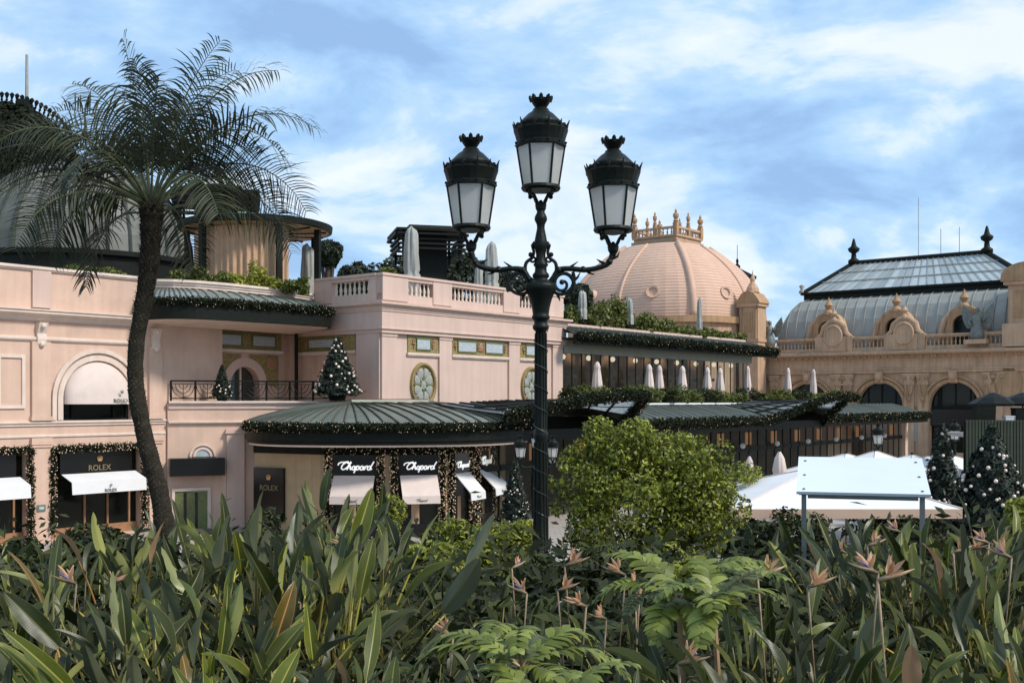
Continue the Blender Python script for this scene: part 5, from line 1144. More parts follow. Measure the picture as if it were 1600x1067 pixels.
# ------------------------------------------------------------------ palm
M_FROND = leaf_mat('palm_leaflet', (.024, .032, .013), (.06, .068, .030), .5, .2, (.062, .068, .042), .25)
M_RACHIS = mat('palm_rachis', (.10, .105, .04), .5, .2, 8.)
M_TRUNK = mat('fibrous_trunk', (.030, .026, .018), .95, .5, 18., .9, 60, .15)
M_BOOT = mat('trunk_boots', (.040, .033, .022), .95, .4, 12., .6, 40, .1, island=.4)
def frond(parent, az, el, length, droop, nl=46, leaf_l=.40, width=.016, rng=RNG, mats=None, sag=.5, roll=.8, f0=.24, name='frond', origin=(0, 0, 0)):
    """one pinnate leaf: arching stalk with two ranks of leaflets"""
    d = Vector((math.cos(az)*math.cos(el), math.sin(az)*math.cos(el), math.sin(el))); p = Vector(origin); n = 16; pts = [p.copy()]; st = length/n
    for i in range(n):
        d = (d + Vector((0, 0, -droop*(.35+1.3*i/n)/n))).normalized(); p = p + d*st; pts.append(p.copy())
    roll0 = roll*rng.choice((-1, 1))*rng.uniform(.6, 1.25); pts = np.array([tuple(q) for q in pts]); V = []; Q = []; side = np.array((-math.sin(az), math.cos(az), 0.))
    for j in range(nl):
        f = f0+(1-f0)*j/(nl-1); x = f*n; i = min(int(x), n-1); b = pts[i]+(pts[i+1]-pts[i])*(x-i); tg = pts[i+1]-pts[i]; tg /= np.linalg.norm(tg)
        nrm = np.cross(tg, side); nrm /= np.linalg.norm(nrm)
        if nrm[2] < 0: nrm = -nrm
        ll = leaf_l*(math.sin(math.pi*(.12+.80*f))**.7)*rng.uniform(.85, 1.12)
        for s in (-1, 1):
            ro = roll0+rng.normal(0, .13); dr = (side*math.cos(ro)+nrm*math.sin(ro))*s*rng.uniform(.85, 1.)+tg*rng.uniform(.45, .65)+nrm*.12; dr /= np.linalg.norm(dr); c = b.copy(); o = len(V); w = width*rng.uniform(.8, 1.2)
            sg = sag*rng.uniform(.6, 1.4)
            for m in range(5):
                ww = w*(.6, 1., .9, .6, .06)[m]; wd = np.cross(dr, nrm); wd /= np.linalg.norm(wd)+1e-9
                V.append(c-wd*ww*.5+nrm*ww*.2); V.append(c+wd*ww*.5+nrm*ww*.2); c = c+dr*ll/4; dr = dr+np.array((0, 0, -sg*.5)); dr /= np.linalg.norm(dr)
            for m in range(4): Q.append((o+2*m, o+2*m+1, o+2*m+3, o+2*m+2))
    mats = mats or (M_FROND, M_RACHIS)
    fo = np_mesh(name, np.array(V), np.array(Q), mats[0], parent)
    mb = MB(); mb.tube([tuple(q) for q in pts], [max(.017*(1-.9*i/n), .003)*length/1.8 for i in range(n+1)], 5); mb.build('stalk', mats[1], fo)
    return fo
def build_palm():
    D = 13.; k = D/F; gz = ground_z(D); bx = (262-CX)*k
    t = thing('palm_tree', 'date palm with leaning fibrous trunk and arching feathery fronds', 'palm tree', (bx, D, gz))
    q = lambda px, y, dy=0: Vector(((px-CX)*k-bx, dy, EYE+(YH-y)*k-gz))
    path = smooth_path([q(264, 910), q(258, 830), q(247, 760), q(228, 690), q(213, 610), q(213, 540), q(225, 470), q(234, 400), q(236, 345), q(236, 305)], 8)
    n = len(path); rad = [(17-4.5*min(1, i/(n*.35))+6*max(0, (i/n-.62)/.38))*k*(.93+.14*random.random()) for i in range(n)]; rad[-6:] = [.15, .13, .11, .09, .06, .03]
    MB().tube(path, rad, 16).build('trunk', M_TRUNK, t)
    V = []; Qd = []
    for i in range(1500):                                       # stubs of old leaf bases wound round the trunk
        f = i/1500*(n-4); j = int(f); c = np.array(path[j])+(np.array(path[j+1])-np.array(path[j]))*(f-j); a = i*2.399; rr = rad[j]*.93; d = np.array((math.cos(a), math.sin(a), .0)); s = np.array((-math.sin(a), math.cos(a), 0)); u = np.array((0, 0, 1.)); L = (.008+.018*random.random()**2)*(1.6 if f/n > .62 else 1); w = .016; o = len(V)
        b = c+d*rr; V += [b-s*w-u*.014, b+s*w-u*.014, b+s*w+u*.012, b-s*w+u*.012, b+d*L+u*(.012+L*.8)]; Qd += [(o, o+1, o+4), (o+1, o+2, o+4), (o+2, o+3, o+4), (o+3, o, o+4)]
    stuff(np_mesh('leaf_bases', np.array(V), np.array(Qd), M_BOOT, t))
    rng = np.random.default_rng(5); V = []; Qd = []
    for i in range(1300):                                       # loose fibres under the crown
        f = rng.uniform(.66, .97)*n; j = int(min(f, n-2)); c = np.array(path[j]); a = rng.uniform(0, 6.28); d = np.array((math.cos(a), math.sin(a), rng.uniform(-.9, .7))); b = c+d*np.array((1, 1, 0))*rad[j]; e = b+d*rng.uniform(.03, .13); o = len(V); s = np.array((-math.sin(a), math.cos(a), 0))*.003; V += [b-s, b+s, e]; Qd += [(o, o+1, o+2)]
    stuff(np_mesh('trunk_fibres', np.array(V), np.array(Qd), M_BOOT, t))
    o = q(236, 326); rng = np.random.default_rng(17)
    # fronds the photograph shows singly: (azimuth in the picture plane: 0 right, 180 left; out of plane; start angle; length; droop)
    key = [(182, 4, 80, 1.80, .50), (170, -25, 84, 1.5, .5), (2, 6, 70, 1.95, .75), (4, -14, 56, 2.15, 1.25), (-4, 12, 44, 2.25, 1.45), (6, -30, 34, 2.1, 1.7), (-6, 24, 26, 2.0, 1.9), (2, 2, 14, 1.8, 2.1), (180, 6, 60, 1.6, 1.45), (176, -14, 48, 1.75, 1.6), (184, 18, 34, 2.1, 1.7), (178, -8, 20, 2.5, 1.55), (186, 12, 8, 2.5, 1.7), (172, -22, 2, 2.2, 1.8), (182, 30, -6, 1.9, 1.7), (174, 40, 52, 1.5, 1.6), (20, 55, 62, 1.7, 1.3)]
    for az, dp, el, L, dr in key: frond(t, R(az)+R(dp)*(1 if az < 90 else -1), R(el*.62+34), L+.25, dr*1.15+.3, 46, .60, .021, rng, origin=o+Vector((0, 0, .0)))
    for i in range(15):
        az = i*2.399+.3; el = R(76-60*(i/15)**.9); frond(t, az, el, rng.uniform(1.7, 2.2), rng.uniform(1.5, 2.5), 40, .56, .019, rng, origin=o+Vector((0, 0, .06-.16*i/15)))
    rows = []
build_palm()

# ------------------------------------------------------------------ lit conifers
M_FIR = leaf_mat('fir_needles', (.012, .020, .012), (.022, .034, .018), .6, .08)
M_BAUBLE = mat('pale_bauble', (.72, .60, .50), .2, .1, 4., spec=.8, island=.2)
def conifer(label, base, h, r, nballs=70, ball=.05, pot=True, seed=1, dens=1., group='decorated conifers'):
    rng = np.random.default_rng(seed); t = thing('christmas_tree', label, 'christmas tree', base, 0, group)
    n = int(5200*dens); f = rng.random(n)**.62; f = 1-f; a = rng.random(n)*6.283; a0 = .35*np.sin(a*2+seed)+.2*np.sin(a*5+seed*2); tier = (.62+.38*((f*9+a0) % 1)); rad = r*(1-f)**.85*tier*rng.uniform(.55, 1.05, n)**.6*(1+.14*np.sin(a*3+seed)+.10*np.sin(a*7+f*20))+.02
    p = np.stack([rad*np.cos(a), rad*np.sin(a), .12*h+f*h*.88-rad*.12], 1); nr = np.stack([np.cos(a), np.sin(a), np.full(n, .6)], 1)
    V, Q = leaf_quads(p, nr, .10*h**.5, 3.2, .6, rng); stuff(np_mesh('needles', V, Q, M_FIR, t))
    MB().lathe([(r*.62, .14*h), (r*.5, .3*h), (r*.30, .6*h), (.02, .96*h)], 12).build('crown', M_FIR, t)
    MB().lathe([(.07, 0), (.05, .3*h), (.01, h)], 8).build('trunk', M_TRUNK, t)
    m = MB()
    for i in range(nballs):
        q = 1-rng.random()**.6; a = rng.random()*6.283; rr = r*(1-q)**.85*.97+.01; m.ball((rr*math.cos(a), rr*math.sin(a), .12*h+q*h*.86), ball*rng.uniform(.7, 1.25), 7, 5)
    stuff(m.build('ornaments', M_BAUBLE, t, True))
    if pot: MB().lathe([(.22*r+.1, 0), (.30*r+.12, .14*h), (.26*r+.1, .14*h)], 14).build('pot', M_DARK, t)
b = cw(-1.35, 1.9, 1.63)
def place_conifers():
    b = P(527, 0, 45.); conifer('bushy christmas tree with pale baubles on the balcony', (b.x, 45., 1.63), 2.65, 1.02, 75, .055, seed=2, dens=1.5)
    b = P(347, 0, 44.3); conifer('small potted christmas tree behind the balcony railing', (b.x, 44.3, 1.63), 1.45, .45, 25, .04, seed=3, dens=.6)
    b = P(805, 0, 38.); conifer('narrow fairy lit christmas tree beside the shop pavilion', (b.x, 38., GZ), 3.1, .72, 130, .026, seed=4, dens=1.4)
    b = P(1472, 0, 33.); conifer('slim tiered christmas tree with peach baubles behind the board', (b.x, 33., GZ), 4.5, 1.05, 95, .05, seed=5, dens=1.1)
    b = P(1550, 0, 28.); conifer('broad christmas tree with peach baubles before the slatted screen', (b.x, 28., GZ), 4.5, 1.8, 170, .045, seed=6, dens=3.6)
place_conifers()
# dark bushy hedge block at the foot of the balcony tree
def build_board():
    t = thing('information_board', 'blank pale reflective information board on two grey posts', 'information board', (2.90, 9.0, ground_z(9.)), R(-16)); z0 = EYE-147*9./F; hw = .53; dp = .86; rise = .25
    M = Matrix.Translation((0, 0, z0)) @ Matrix.Rotation(math.atan2(rise, dp), 4, 'X'); L = math.hypot(rise, dp)
    m = mat('polished_pale_panel', (.74, .76, .77), .13, .03, 2., spec=.8, coat=.6)
    xf(MB().box(-hw, hw, 0, L, -.012, .012), M).build('panel', m, t)
    xf(MB().box(-hw+.02, hw-.02, .03, L-.03, -.03, -.0125), M).build('tray', M_ZINC, t)
    for x in (-hw+.06, hw-.06):
        for y in (.06, L*.45, L-.12): xf(MB().lathe([(.012, .012), (.012, .018), (0, .021)], 8, (x, y, 0)), M).build('bolt', M_ZINC_DARK, t)
        MB().box(x-.02, x+.02, .06, .10, 0, z0-.012+.02).build('post', mat('galvanised_post', (.22, .24, .23), .35, .15, 6., metal=.5), t)
    MB().box(-hw+.09, hw-.09, .07, .105, z0-.05, z0-.025).build('cross_rail', MATS['galvanised_post'], t)
build_board()
def build_screen():
    D = 38.; k = D/F; x0 = (1511-CX)*k; zt = EYE+(YH-656)*k; t = thing('slatted_screen', 'tall dark green slatted screen enclosing a raised bar on the square', 'screen', (x0, D, GZ), R(-8))
    n = 46; m0 = MB().box(-.04, .04, -.03, .03, 0, zt-GZ); ms = m0.build('slat', mat('green_slat', (.035, .045, .024), .6, .3, 4., objr=.2), t).data
    for i in range(1, n): obj('slat', ms, t, (i*.105, 0, 0))
    MB().box(-.1, n*.105, .04, .1, 0, zt-GZ-.05).build('backing', M_DARK, t); MB().box(-.1, n*.105, .1, 3., zt-GZ-.6, zt-GZ-.5).build('deck', M_PLAZA, t)
    for px, hw, lab in ((1552, .85, 'low dark parasol over the raised bar, nearer the oval window'), (1598, .9, 'low dark parasol over the raised bar at its outer end')):
        p = P(px, 0, D+1.2); u = thing('dark_parasol', lab, 'parasol', (p.x, D+1.2, zt-.5), .4, 'dark parasols over the raised bar')
        MB().lathe([(hw, .98), (hw*1.02, 1.06), (hw*.6, 1.28), (.1, 1.45), (0, 1.47)], 8).build('canopy', M_DARK, u); MB().lathe([(.03, 0), (.03, 1.4)], 8).build('pole', M_DARK, u)
    for i, (px, w, h, m_, nm, lab) in enumerate(((1537, .33, .62, M_DARK, 'planter_box', 'dark planter box on top of the slatted screen'), (1580, .25, .22, M_WHITE, 'storage_box', 'white box on top of the slatted screen'), (1597, .3, .5, M_DARK, 'bar_cabinet', 'dark bar cabinet behind the slatted screen'))):
        p = P(px, 0, D+.5); o = MB(); o.frustum((0, 0), w, w*.6, w*1.05, w*.64, 0, h); o.box(-w*1.1, w*1.1, -w*.68, w*.68, h, h+.04); tag(o.build(nm, m_, None, loc=(p.x, D+.5, zt-.12)), lab, nm.split('_')[-1])
build_screen()

# ------------------------------------------------------------------ shrubs and trees
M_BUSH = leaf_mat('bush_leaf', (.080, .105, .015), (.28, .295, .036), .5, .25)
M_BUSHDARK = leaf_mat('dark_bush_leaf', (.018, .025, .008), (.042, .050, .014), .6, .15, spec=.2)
M_LIME = leaf_mat('lime_leaf', (.19, .22, .024), (.32, .33, .05), .5, .35)
M_ROOFPLANT = leaf_mat('roof_plant_leaf', (.055, .075, .014), (.16, .175, .03), .5, .25)
M_TREEDARK = leaf_mat('dark_tree_leaf', (.014, .022, .010), (.030, .040, .016), .6, .1)
M_BARK = mat('shrub_bark', (.06, .045, .03), .9, .3, 8., .5, 30)
def shrub(name, label, cat, base, lobes, n, size, material, group=None, stems=5, seed=1, aspect=2.2, shell=.45, tilt=.7):
    """lobes relative to the base; foliage is one mass of separate leaves, on real stems"""
    rng = np.random.default_rng(seed); t = thing(name, label, cat, base, 0, group)
    p, d = blob_points(n, lobes, rng, shell); keep = p[:, 2] > .02; p, d = p[keep], d[keep]
    V, Q = leaf_quads(p, d*.8+np.array((0, 0, .35)), size, aspect, tilt, rng); stuff(np_mesh('foliage', V, Q, material, t))
    m = MB(); L = sorted(lobes, key=lambda l: -l[3]*l[5])[:stems]
    for l in L: m.tube([(0, 0, 0), (l[0]*.4+rng.normal()*.03, l[1]*.4, l[2]*.5), (l[0], l[1], l[2]+l[5]*.4)], [.03*l[5]+.015, .02*l[5]+.01, .006], 6)
    m.build('stem', M_BARK, t)
    return t
def place_shrubs():
    rng = np.random.default_rng(4)
    # the large round bush
    D = 15.; k = D/F; gz = ground_z(D); q = lambda px, y, w, h, dy=0: ((px-1000)*k, dy, EYE+(YH-y)*k-gz, w*k, (w+h)*.5*k, h*k)
    L = []
    for px, y, w, h, dy in ((990, 790, 118, 118, 0), (1075, 775, 82, 88, .1), (915, 760, 55, 62, -.1), (965, 705, 60, 48, 0), (1000, 860, 100, 70, 0), (1032, 722, 66, 46, 0), (1108, 765, 46, 56, .1)):
        c = q(px, y, w, h, dy); L += lumpy(c[:3], c[3:], 24, rng, sub=.27, reach=1.08)
    shrub('round_bush', 'large round leafy bush right of the lamp post, lit yellow green on top', 'bush', ((1000-CX)*k, D, gz), L, 40000, .070, M_BUSH, stems=14, seed=31, shell=.72)
    c = ((0, 0, EYE+(YH-775)*k-gz)); L = []
    for dx, y, w, h in ((0, 770, 62, 70), (25, 800, 45, 60), (-30, 730, 40, 40)): L += lumpy((dx*k, 0, EYE+(YH-y)*k-gz), (w*k, w*k, h*k), 16, rng, sub=.34)
    shrub('yellow_bush', 'yellow green bush pressed against the right side of the large round bush', 'bush', ((1092-CX)*k, 15.7, ground_z(15.7)), L, 14000, .085, M_LIME, stems=5, seed=33, shell=.6)
    def simple(px, y, w, h, D, mat_, n, size, lab, name='shrub', cat='shrub', lump=12, group=None, seed=1, sub=.42, aspect=2.2):
        k = D/F; gz = ground_z(D); zc = EYE+(YH-y)*k-gz; r = np.random.default_rng(seed)
        L = lumpy((0, 0, zc), (w*k, min(w, h*1.6)*k, h*k), lump, r, sub=sub)
        if zc-h*k > .1: L += lumpy((0, 0, zc*.45), (w*k*.8, w*k*.7, zc*.55), 6, r)
        return shrub(name, lab, cat, ((px-CX)*k, D, gz), L, n, size, mat_, group, seed=seed, aspect=aspect)
    simple(1175, 842, 62, 42, 19., M_BUSHDARK, 9000, .12, 'dark bush under the edge of the white parasol', seed=5)
    simple(1160, 760, 46, 36, 26., M_BUSH, 4500, .11, 'grey green bush top behind the large round bush', seed=6)
    simple(745, 848, 88, 38, 14.5, M_BUSH, 9000, .10, 'low mounded hedge left of the lamp post', 'mounded_hedge', 'hedge', seed=7, aspect=3.5)
    simple(800, 860, 62, 44, 14., M_LIME, 9000, .085, 'bright lime green mound at the foot of the lamp post', seed=8, aspect=3.)
    simple(612, 800, 32, 28, 27., M_BUSH, 3500, .12, 'clipped round shrub below the shop awnings', seed=9)
    simple(415, 812, 26, 20, 26., M_BUSHDARK, 1800, .12, 'dark shrub before the black sign panel', seed=10)
    simple(1598, 835, 42, 52, 10.5, M_LIME, 7000, .07, 'bright yellow green bush beside the broad christmas tree', seed=11)
    simple(1250, 838, 60, 36, 22., M_BUSHDARK, 3500, .13, 'dark clipped hedge under the large white parasol', 'clipped_hedge', 'hedge', seed=12); simple(1390, 830, 90, 44, 23., M_BUSHDARK, 5000, .13, 'dark hedge on the far side of the board posts', 'clipped_hedge', 'hedge', seed=13)
    simple(690, 900, 90, 45, 9.5, M_LIME, 7000, .075, 'light green low shrub between the lamp post and the bird of paradise', seed=14, aspect=1.8)
    simple(1070, 905, 46, 36, 7.5, M_LIME, 3500, .075, 'bright lime shrub in front of the round bush', seed=15, aspect=1.7)
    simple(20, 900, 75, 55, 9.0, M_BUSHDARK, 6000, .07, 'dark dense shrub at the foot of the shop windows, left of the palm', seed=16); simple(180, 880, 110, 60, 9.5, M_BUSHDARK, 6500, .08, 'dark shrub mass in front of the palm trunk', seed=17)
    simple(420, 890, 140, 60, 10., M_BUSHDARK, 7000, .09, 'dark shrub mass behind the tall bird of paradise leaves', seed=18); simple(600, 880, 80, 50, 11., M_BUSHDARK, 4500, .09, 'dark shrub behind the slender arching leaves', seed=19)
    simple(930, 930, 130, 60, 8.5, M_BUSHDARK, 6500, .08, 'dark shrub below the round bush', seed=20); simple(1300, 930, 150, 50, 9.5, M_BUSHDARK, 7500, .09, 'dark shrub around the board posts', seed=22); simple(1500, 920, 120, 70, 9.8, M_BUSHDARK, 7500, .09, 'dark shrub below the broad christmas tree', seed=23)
    marks = [(885, 'the pink block end'), (933, 'the lone closed parasol'), (1022, 'the close pair of parasols'), (1066, 'the single midway parasol'), (1115, 'the last two veranda parasols'), (1165, 'the veranda glass end'), (1231, 'the pale parasol'), (1271, 'the parasol beside the shaded arch'), (1345, 'the terrace far end')]
    def beside(px):
        near = min(marks, key=lambda m: abs(m[0]-px))
        if abs(near[0]-px) < 12: return 'below ' + near[1]
        lo = [m for m in marks if m[0] < px][-1]; hi = [m for m in marks if m[0] >= px][0]; return ('just past ' + lo[1]) if px-lo[0] < hi[0]-px else ('just before ' + hi[1])
    # planter shrubs along the upper terrace edge
    for i, px in enumerate((892, 912, 938, 962, 990, 1012, 1033, 1055, 1080, 1102, 1125, 1148, 1172, 1196, 1222, 1248, 1276, 1305, 1330)):
        v = -2.75; u = u_at(px, v); p = cw(u, v, 1.42); h = rng.uniform(.7, 1.15); w = rng.uniform(.75, 1.2)
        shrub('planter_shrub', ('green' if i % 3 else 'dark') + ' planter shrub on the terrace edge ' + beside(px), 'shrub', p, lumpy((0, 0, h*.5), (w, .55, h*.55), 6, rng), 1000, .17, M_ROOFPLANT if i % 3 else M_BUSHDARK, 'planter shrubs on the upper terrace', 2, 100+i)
    # roof garden above the veranda
    ROOF_LABELS = ['roof garden shrub touching the pink block, above the veranda', 'roof garden shrub around the first grey wrapped parasol', 'tall roof garden shrub just past the first grey wrapped parasol', 'taller middle shrub of the three high ones in the roof garden', 'tallest roof garden shrub, just before the second grey wrapped parasol', 'roof garden shrub just past the second grey wrapped parasol', 'tallish roof garden shrub below the front rib of the pink dome', 'roof garden shrub one past the tallish one below the dome rib', 'low roof garden shrub before the third grey wrapped parasol, two away', 'low roof garden shrub right before the third grey wrapped parasol', 'low roof garden shrub right past the third grey wrapped parasol', 'low roof garden shrub next to last before the stone turret', 'last low roof garden shrub before the stone turret']
    for i, (px, h, w) in enumerate(((890, 1.4, .8), (912, 1.0, .9), (938, 1.9, 1.0), (958, 2.2, .9), (975, 2.5, .8), (998, 1.3, 1.0), (1012, 1.7, .8), (1035, 1.2, 1.0), (1058, .9, 1.1), (1080, 1.0, 1.1), (1103, 1.0, 1.1), (1128, .9, 1.2), (1150, .9, 1.0))):
        v = 1.9; p = cw(u_at(px, v), v, 5.5)
        shrub('roof_garden_shrub', ROOF_LABELS[i], 'shrub', p, lumpy((0, 0, h*.5), (w, .6, h*.55), 8, rng, sub=.45), 900, .26, M_ROOFPLANT, 'roof garden shrubs over the veranda', 3, 200+i, aspect=2.6)
    for i, (px, y, D, h, w) in enumerate(((282, 440, 45.5, .7, .6), (312, 440, 45.2, .9, .55), (345, 442, 45.3, .65, .7), (372, 443, 45.6, .7, .7), (400, 446, 46., 1.2, .6), (420, 448, 46.2, .8, .7), (448, 450, 46.5, .6, .6), (470, 452, 46.8, .75, .5), (605, 425, 49.5, .5, .5), (118, 425, 44.5, .6, .9), (170, 430, 45, .6, .8))):
        p = P(px, y, D); shrub('roof_planter_shrub', {282: 'green shrub at the railing end of the curved roof parapet', 312: 'spiky green shrub before the left end of the tan curtain', 345: 'low green shrub before the tan curtain, next to a spiky one', 372: 'bright green shrub before the middle of the tan curtain', 400: 'tallest bright green shrub before the tan curtain', 420: 'bright green shrub next to the dark rotunda column', 448: 'green shrub right below the dark rotunda column', 470: 'green shrub between the rotunda column and the block pier'}.get(px, '') if px < 500 and px > 250 else ('small green shrub on the block roof terrace' if px > 500 else 'dark shrub above the wing parapet %s the palm trunk' % ('well left of' if px < 150 else 'close to')), 'shrub', (p.x, D, p.z-.25), lumpy((0, 0, h*.5), (w, .5, h*.55), 7, rng), 700, .17, M_LIME if i in (3, 4, 5) else M_ROOFPLANT, 'roof planter shrubs', 2, 300+i)
    # trees beyond the roofs
    for i, (px, ytop, D, w, lab) in enumerate(((512, 372, 64, 26, 'dark tree crown showing right of the round roof pavilion'), (560, 408, 78, 48, 'low dark tree crown behind the block balustrade'), (640, 388, 80, 62, 'broad dark tree crown below the slatted roof lantern'), (720, 384, 82, 66, 'dark tree crown right of the slatted roof lantern'), (800, 412, 84, 55, 'dark tree crown behind the lamp post arms'), (905, 440, 86, 26, 'dark tree beside the pink dome'), (250, 378, 70, 40, 'dark tree behind the palm trunk and round pavilion'))):
        k = D/F; zt = EYE+(YH-ytop)*k; p = P(px, 0, D); r = w*k; hh = r*.95; zc = zt-hh-GZ
        t = thing('dark_tree', lab, 'tree', (p.x, D, GZ), 0, 'dark trees beyond the roofs')
        L = lumpy((0, 0, zc), (r, r*.8, hh), 26, rng, sub=.30); pts, d = blob_points(9000, L, rng, .7); V, Q = leaf_quads(pts, d, .34, 2., .7, rng); stuff(np_mesh('crown', V, Q, M_TREEDARK, t))
        m = MB(); m.tube([(0, 0, 0), (.1, 0, zc*.5), (0, 0, zc)], [.35, .28, .15], 8)
        for s in (-1, 1): m.tube([(0, 0, zc*.75), (s*r*.4, 0, zc), (s*r*.6, .2, zc+hh*.4)], [.15, .1, .04], 6)
        m.build('trunk', M_BARK, t)
    MB_core = None
place_shrubs()

# ------------------------------------------------------------------ bird of paradise bed
def strelitzia_mat():
    m = leaf_mat('strelitzia_leaf', (.052, .068, .016), (.072, .086, .019), .38, .18, (.16, .175, .115), .35); nt = m.node_tree; N = nt.nodes; L = nt.links; b = N['Principled BSDF']
    for n_ in list(N):
        if n_.type == 'MIX' and n_.blend_type == 'MIX' and not n_.inputs['Factor'].is_linked: pass
    src = b.inputs['Base Color'].links[0].from_socket
    at = N.new('ShaderNodeAttribute'); at.attribute_name = 'across'
    ab = N.new('ShaderNodeMath'); ab.operation = 'ABSOLUTE'; L.new(at.outputs['Fac'], ab.inputs[0])
    rp = N.new('ShaderNodeValToRGB'); L.new(ab.outputs[0], rp.inputs[0]); e = rp.color_ramp.elements; e[0].position = .0; e[0].color = (1, 1, 1, 1); e[1].position = .12; e[1].color = (0, 0, 0, 1); x = e.new(.92); x.color = (0, 0, 0, 1); x = e.new(1.); x.color = (.8,)*3 + (1,)
    mx = N.new('ShaderNodeMix'); mx.data_type = 'RGBA'; L.new(rp.outputs[0], mx.inputs['Factor']); L.new(src, mx.inputs['A']); mx.inputs['B'].default_value = (.22, .20, .075, 1)
    oi = N.new('ShaderNodeObjectInfo'); hr = N.new('ShaderNodeValToRGB'); L.new(oi.outputs['Random'], hr.inputs[0]); e = hr.color_ramp.elements; e[0].position = 0; e[0].color = (.50, .52, .46, 1); e[1].position = 1; e[1].color = (2.6, 1.4, 1.2, 1); x = e.new(.5); x.color = (.9, .92, .9, 1); x = e.new(.8); x.color = (1.7, 1.65, .9, 1); x = e.new(.945); x.color = (2.6, 2.4, 1.2, 1); x = e.new(.96); x.color = (2.4, 1.4, 1.2, 1)
    ml = N.new('ShaderNodeMix'); ml.data_type = 'RGBA'; ml.blend_type = 'MULTIPLY'; ml.inputs['Factor'].default_value = 1; L.new(mx.outputs['Result'], ml.inputs['A']); L.new(hr.outputs[0], ml.inputs['B'])
    for l in list(L):
        if l.from_socket == src and l.to_node not in (mx,): L.new(ml.outputs['Result'], l.to_socket)
    # fine cross veins
    tc = N.new('ShaderNodeTexCoord'); wv = N.new('ShaderNodeTexWave'); wv.bands_direction = 'Z'; L.new(tc.outputs['Object'], wv.inputs[0]); wv.inputs['Scale'].default_value = 34; wv.inputs['Distortion'].default_value = 1.5
    bp = N.new('ShaderNodeBump'); bp.inputs['Strength'].default_value = .06; bp.inputs['Distance'].default_value = .003; L.new(wv.outputs[0], bp.inputs['Height']); L.new(bp.outputs[0], b.inputs['Normal'])
    return m
M_STREL = strelitzia_mat()
M_PETIOLE = mat('leaf_stalk', (.085, .095, .040), .45, .2, 8., objr=.3)
M_PETAL = leaf_mat('orange_petal', (.60, .30, .14), (.64, .38, .22), .5, .35)
M_BRACT = mat('bract', (.22, .15, .08), .5, .5, 10., objr=.4)
M_BLUEPETAL = mat('blue_petal', (.10, .10, .30), .5, .1)
def leaf_mesh(pet, bl, w, bend, fold, curl, wav, rng):
    n = 11; V = []; Q = []; A = []; p = np.zeros(3); ang = 0.; seg = []; tot = pet+bl
    # petiole
    pts = [p.copy()]; m = 7
    for i in range(m):
        ang += bend*.35/m; p = p+np.array((math.sin(ang), 0, math.cos(ang)))*pet/m; pts.append(p.copy())
    for i, c in enumerate(pts):
        r = .010-.004*i/m
        for a in (0, 1.57, 3.14, 4.71): V.append(c+np.array((math.cos(a)*r, math.sin(a)*r, 0))); A.append(.0)
    for i in range(m):
        for a in range(4): Q.append((i*4+a, i*4+(a+1) % 4, (i+1)*4+(a+1) % 4, (i+1)*4+a))
    o = len(V); X = (-1, -.6, -.12, 0, .12, .6, 1); cut = {(int(rng.integers(2, n-1)), int(rng.choice((0, 6)))): rng.uniform(.35, .8) for _ in range(int(rng.integers(0, 4)))}
    for i in range(n+1):
        f = i/n; wd = w*.5*(math.sin(math.pi*min(1, f*.93+.035)**.82)**.75)*(1-.0*f) if f < 1 else .001
        t = np.array((math.sin(ang), 0, math.cos(ang))); nn = np.array((-math.cos(ang), 0, math.sin(ang))); s = np.array((0, 1., 0))
        for ix, x in enumerate(X):
            x0 = x; x = x*cut.get((i, ix), 1)
            V.append(p+s*x*wd*math.cos(fold)+nn*(abs(x)*wd*math.sin(fold)+wav*wd*math.sin(f*9+x*2)*abs(x))); A.append(x0)
        ang += (bend*.65+curl*f)/n; p = p+t*bl/n
    k = len(X)
    for i in range(n):
        for j in range(k-1): Q.append((o+i*k+j, o+(i+1)*k+j, o+(i+1)*k+j+1, o+i*k+j+1))
    ob = np_mesh('leaf', np.array(V), np.array(Q), M_STREL, None, True, A); me = ob.data; bpy.data.objects.remove(ob); return me
LRNG = np.random.default_rng(91)
LEAVES = [leaf_mesh(LRNG.uniform(.66, .90), LRNG.uniform(.25, .40), LRNG.uniform(.052, .095), LRNG.uniform(.0, 1.1), LRNG.uniform(.15, .85), LRNG.uniform(-.3, 1.1), LRNG.uniform(0, .28), LRNG) for _ in range(22)]
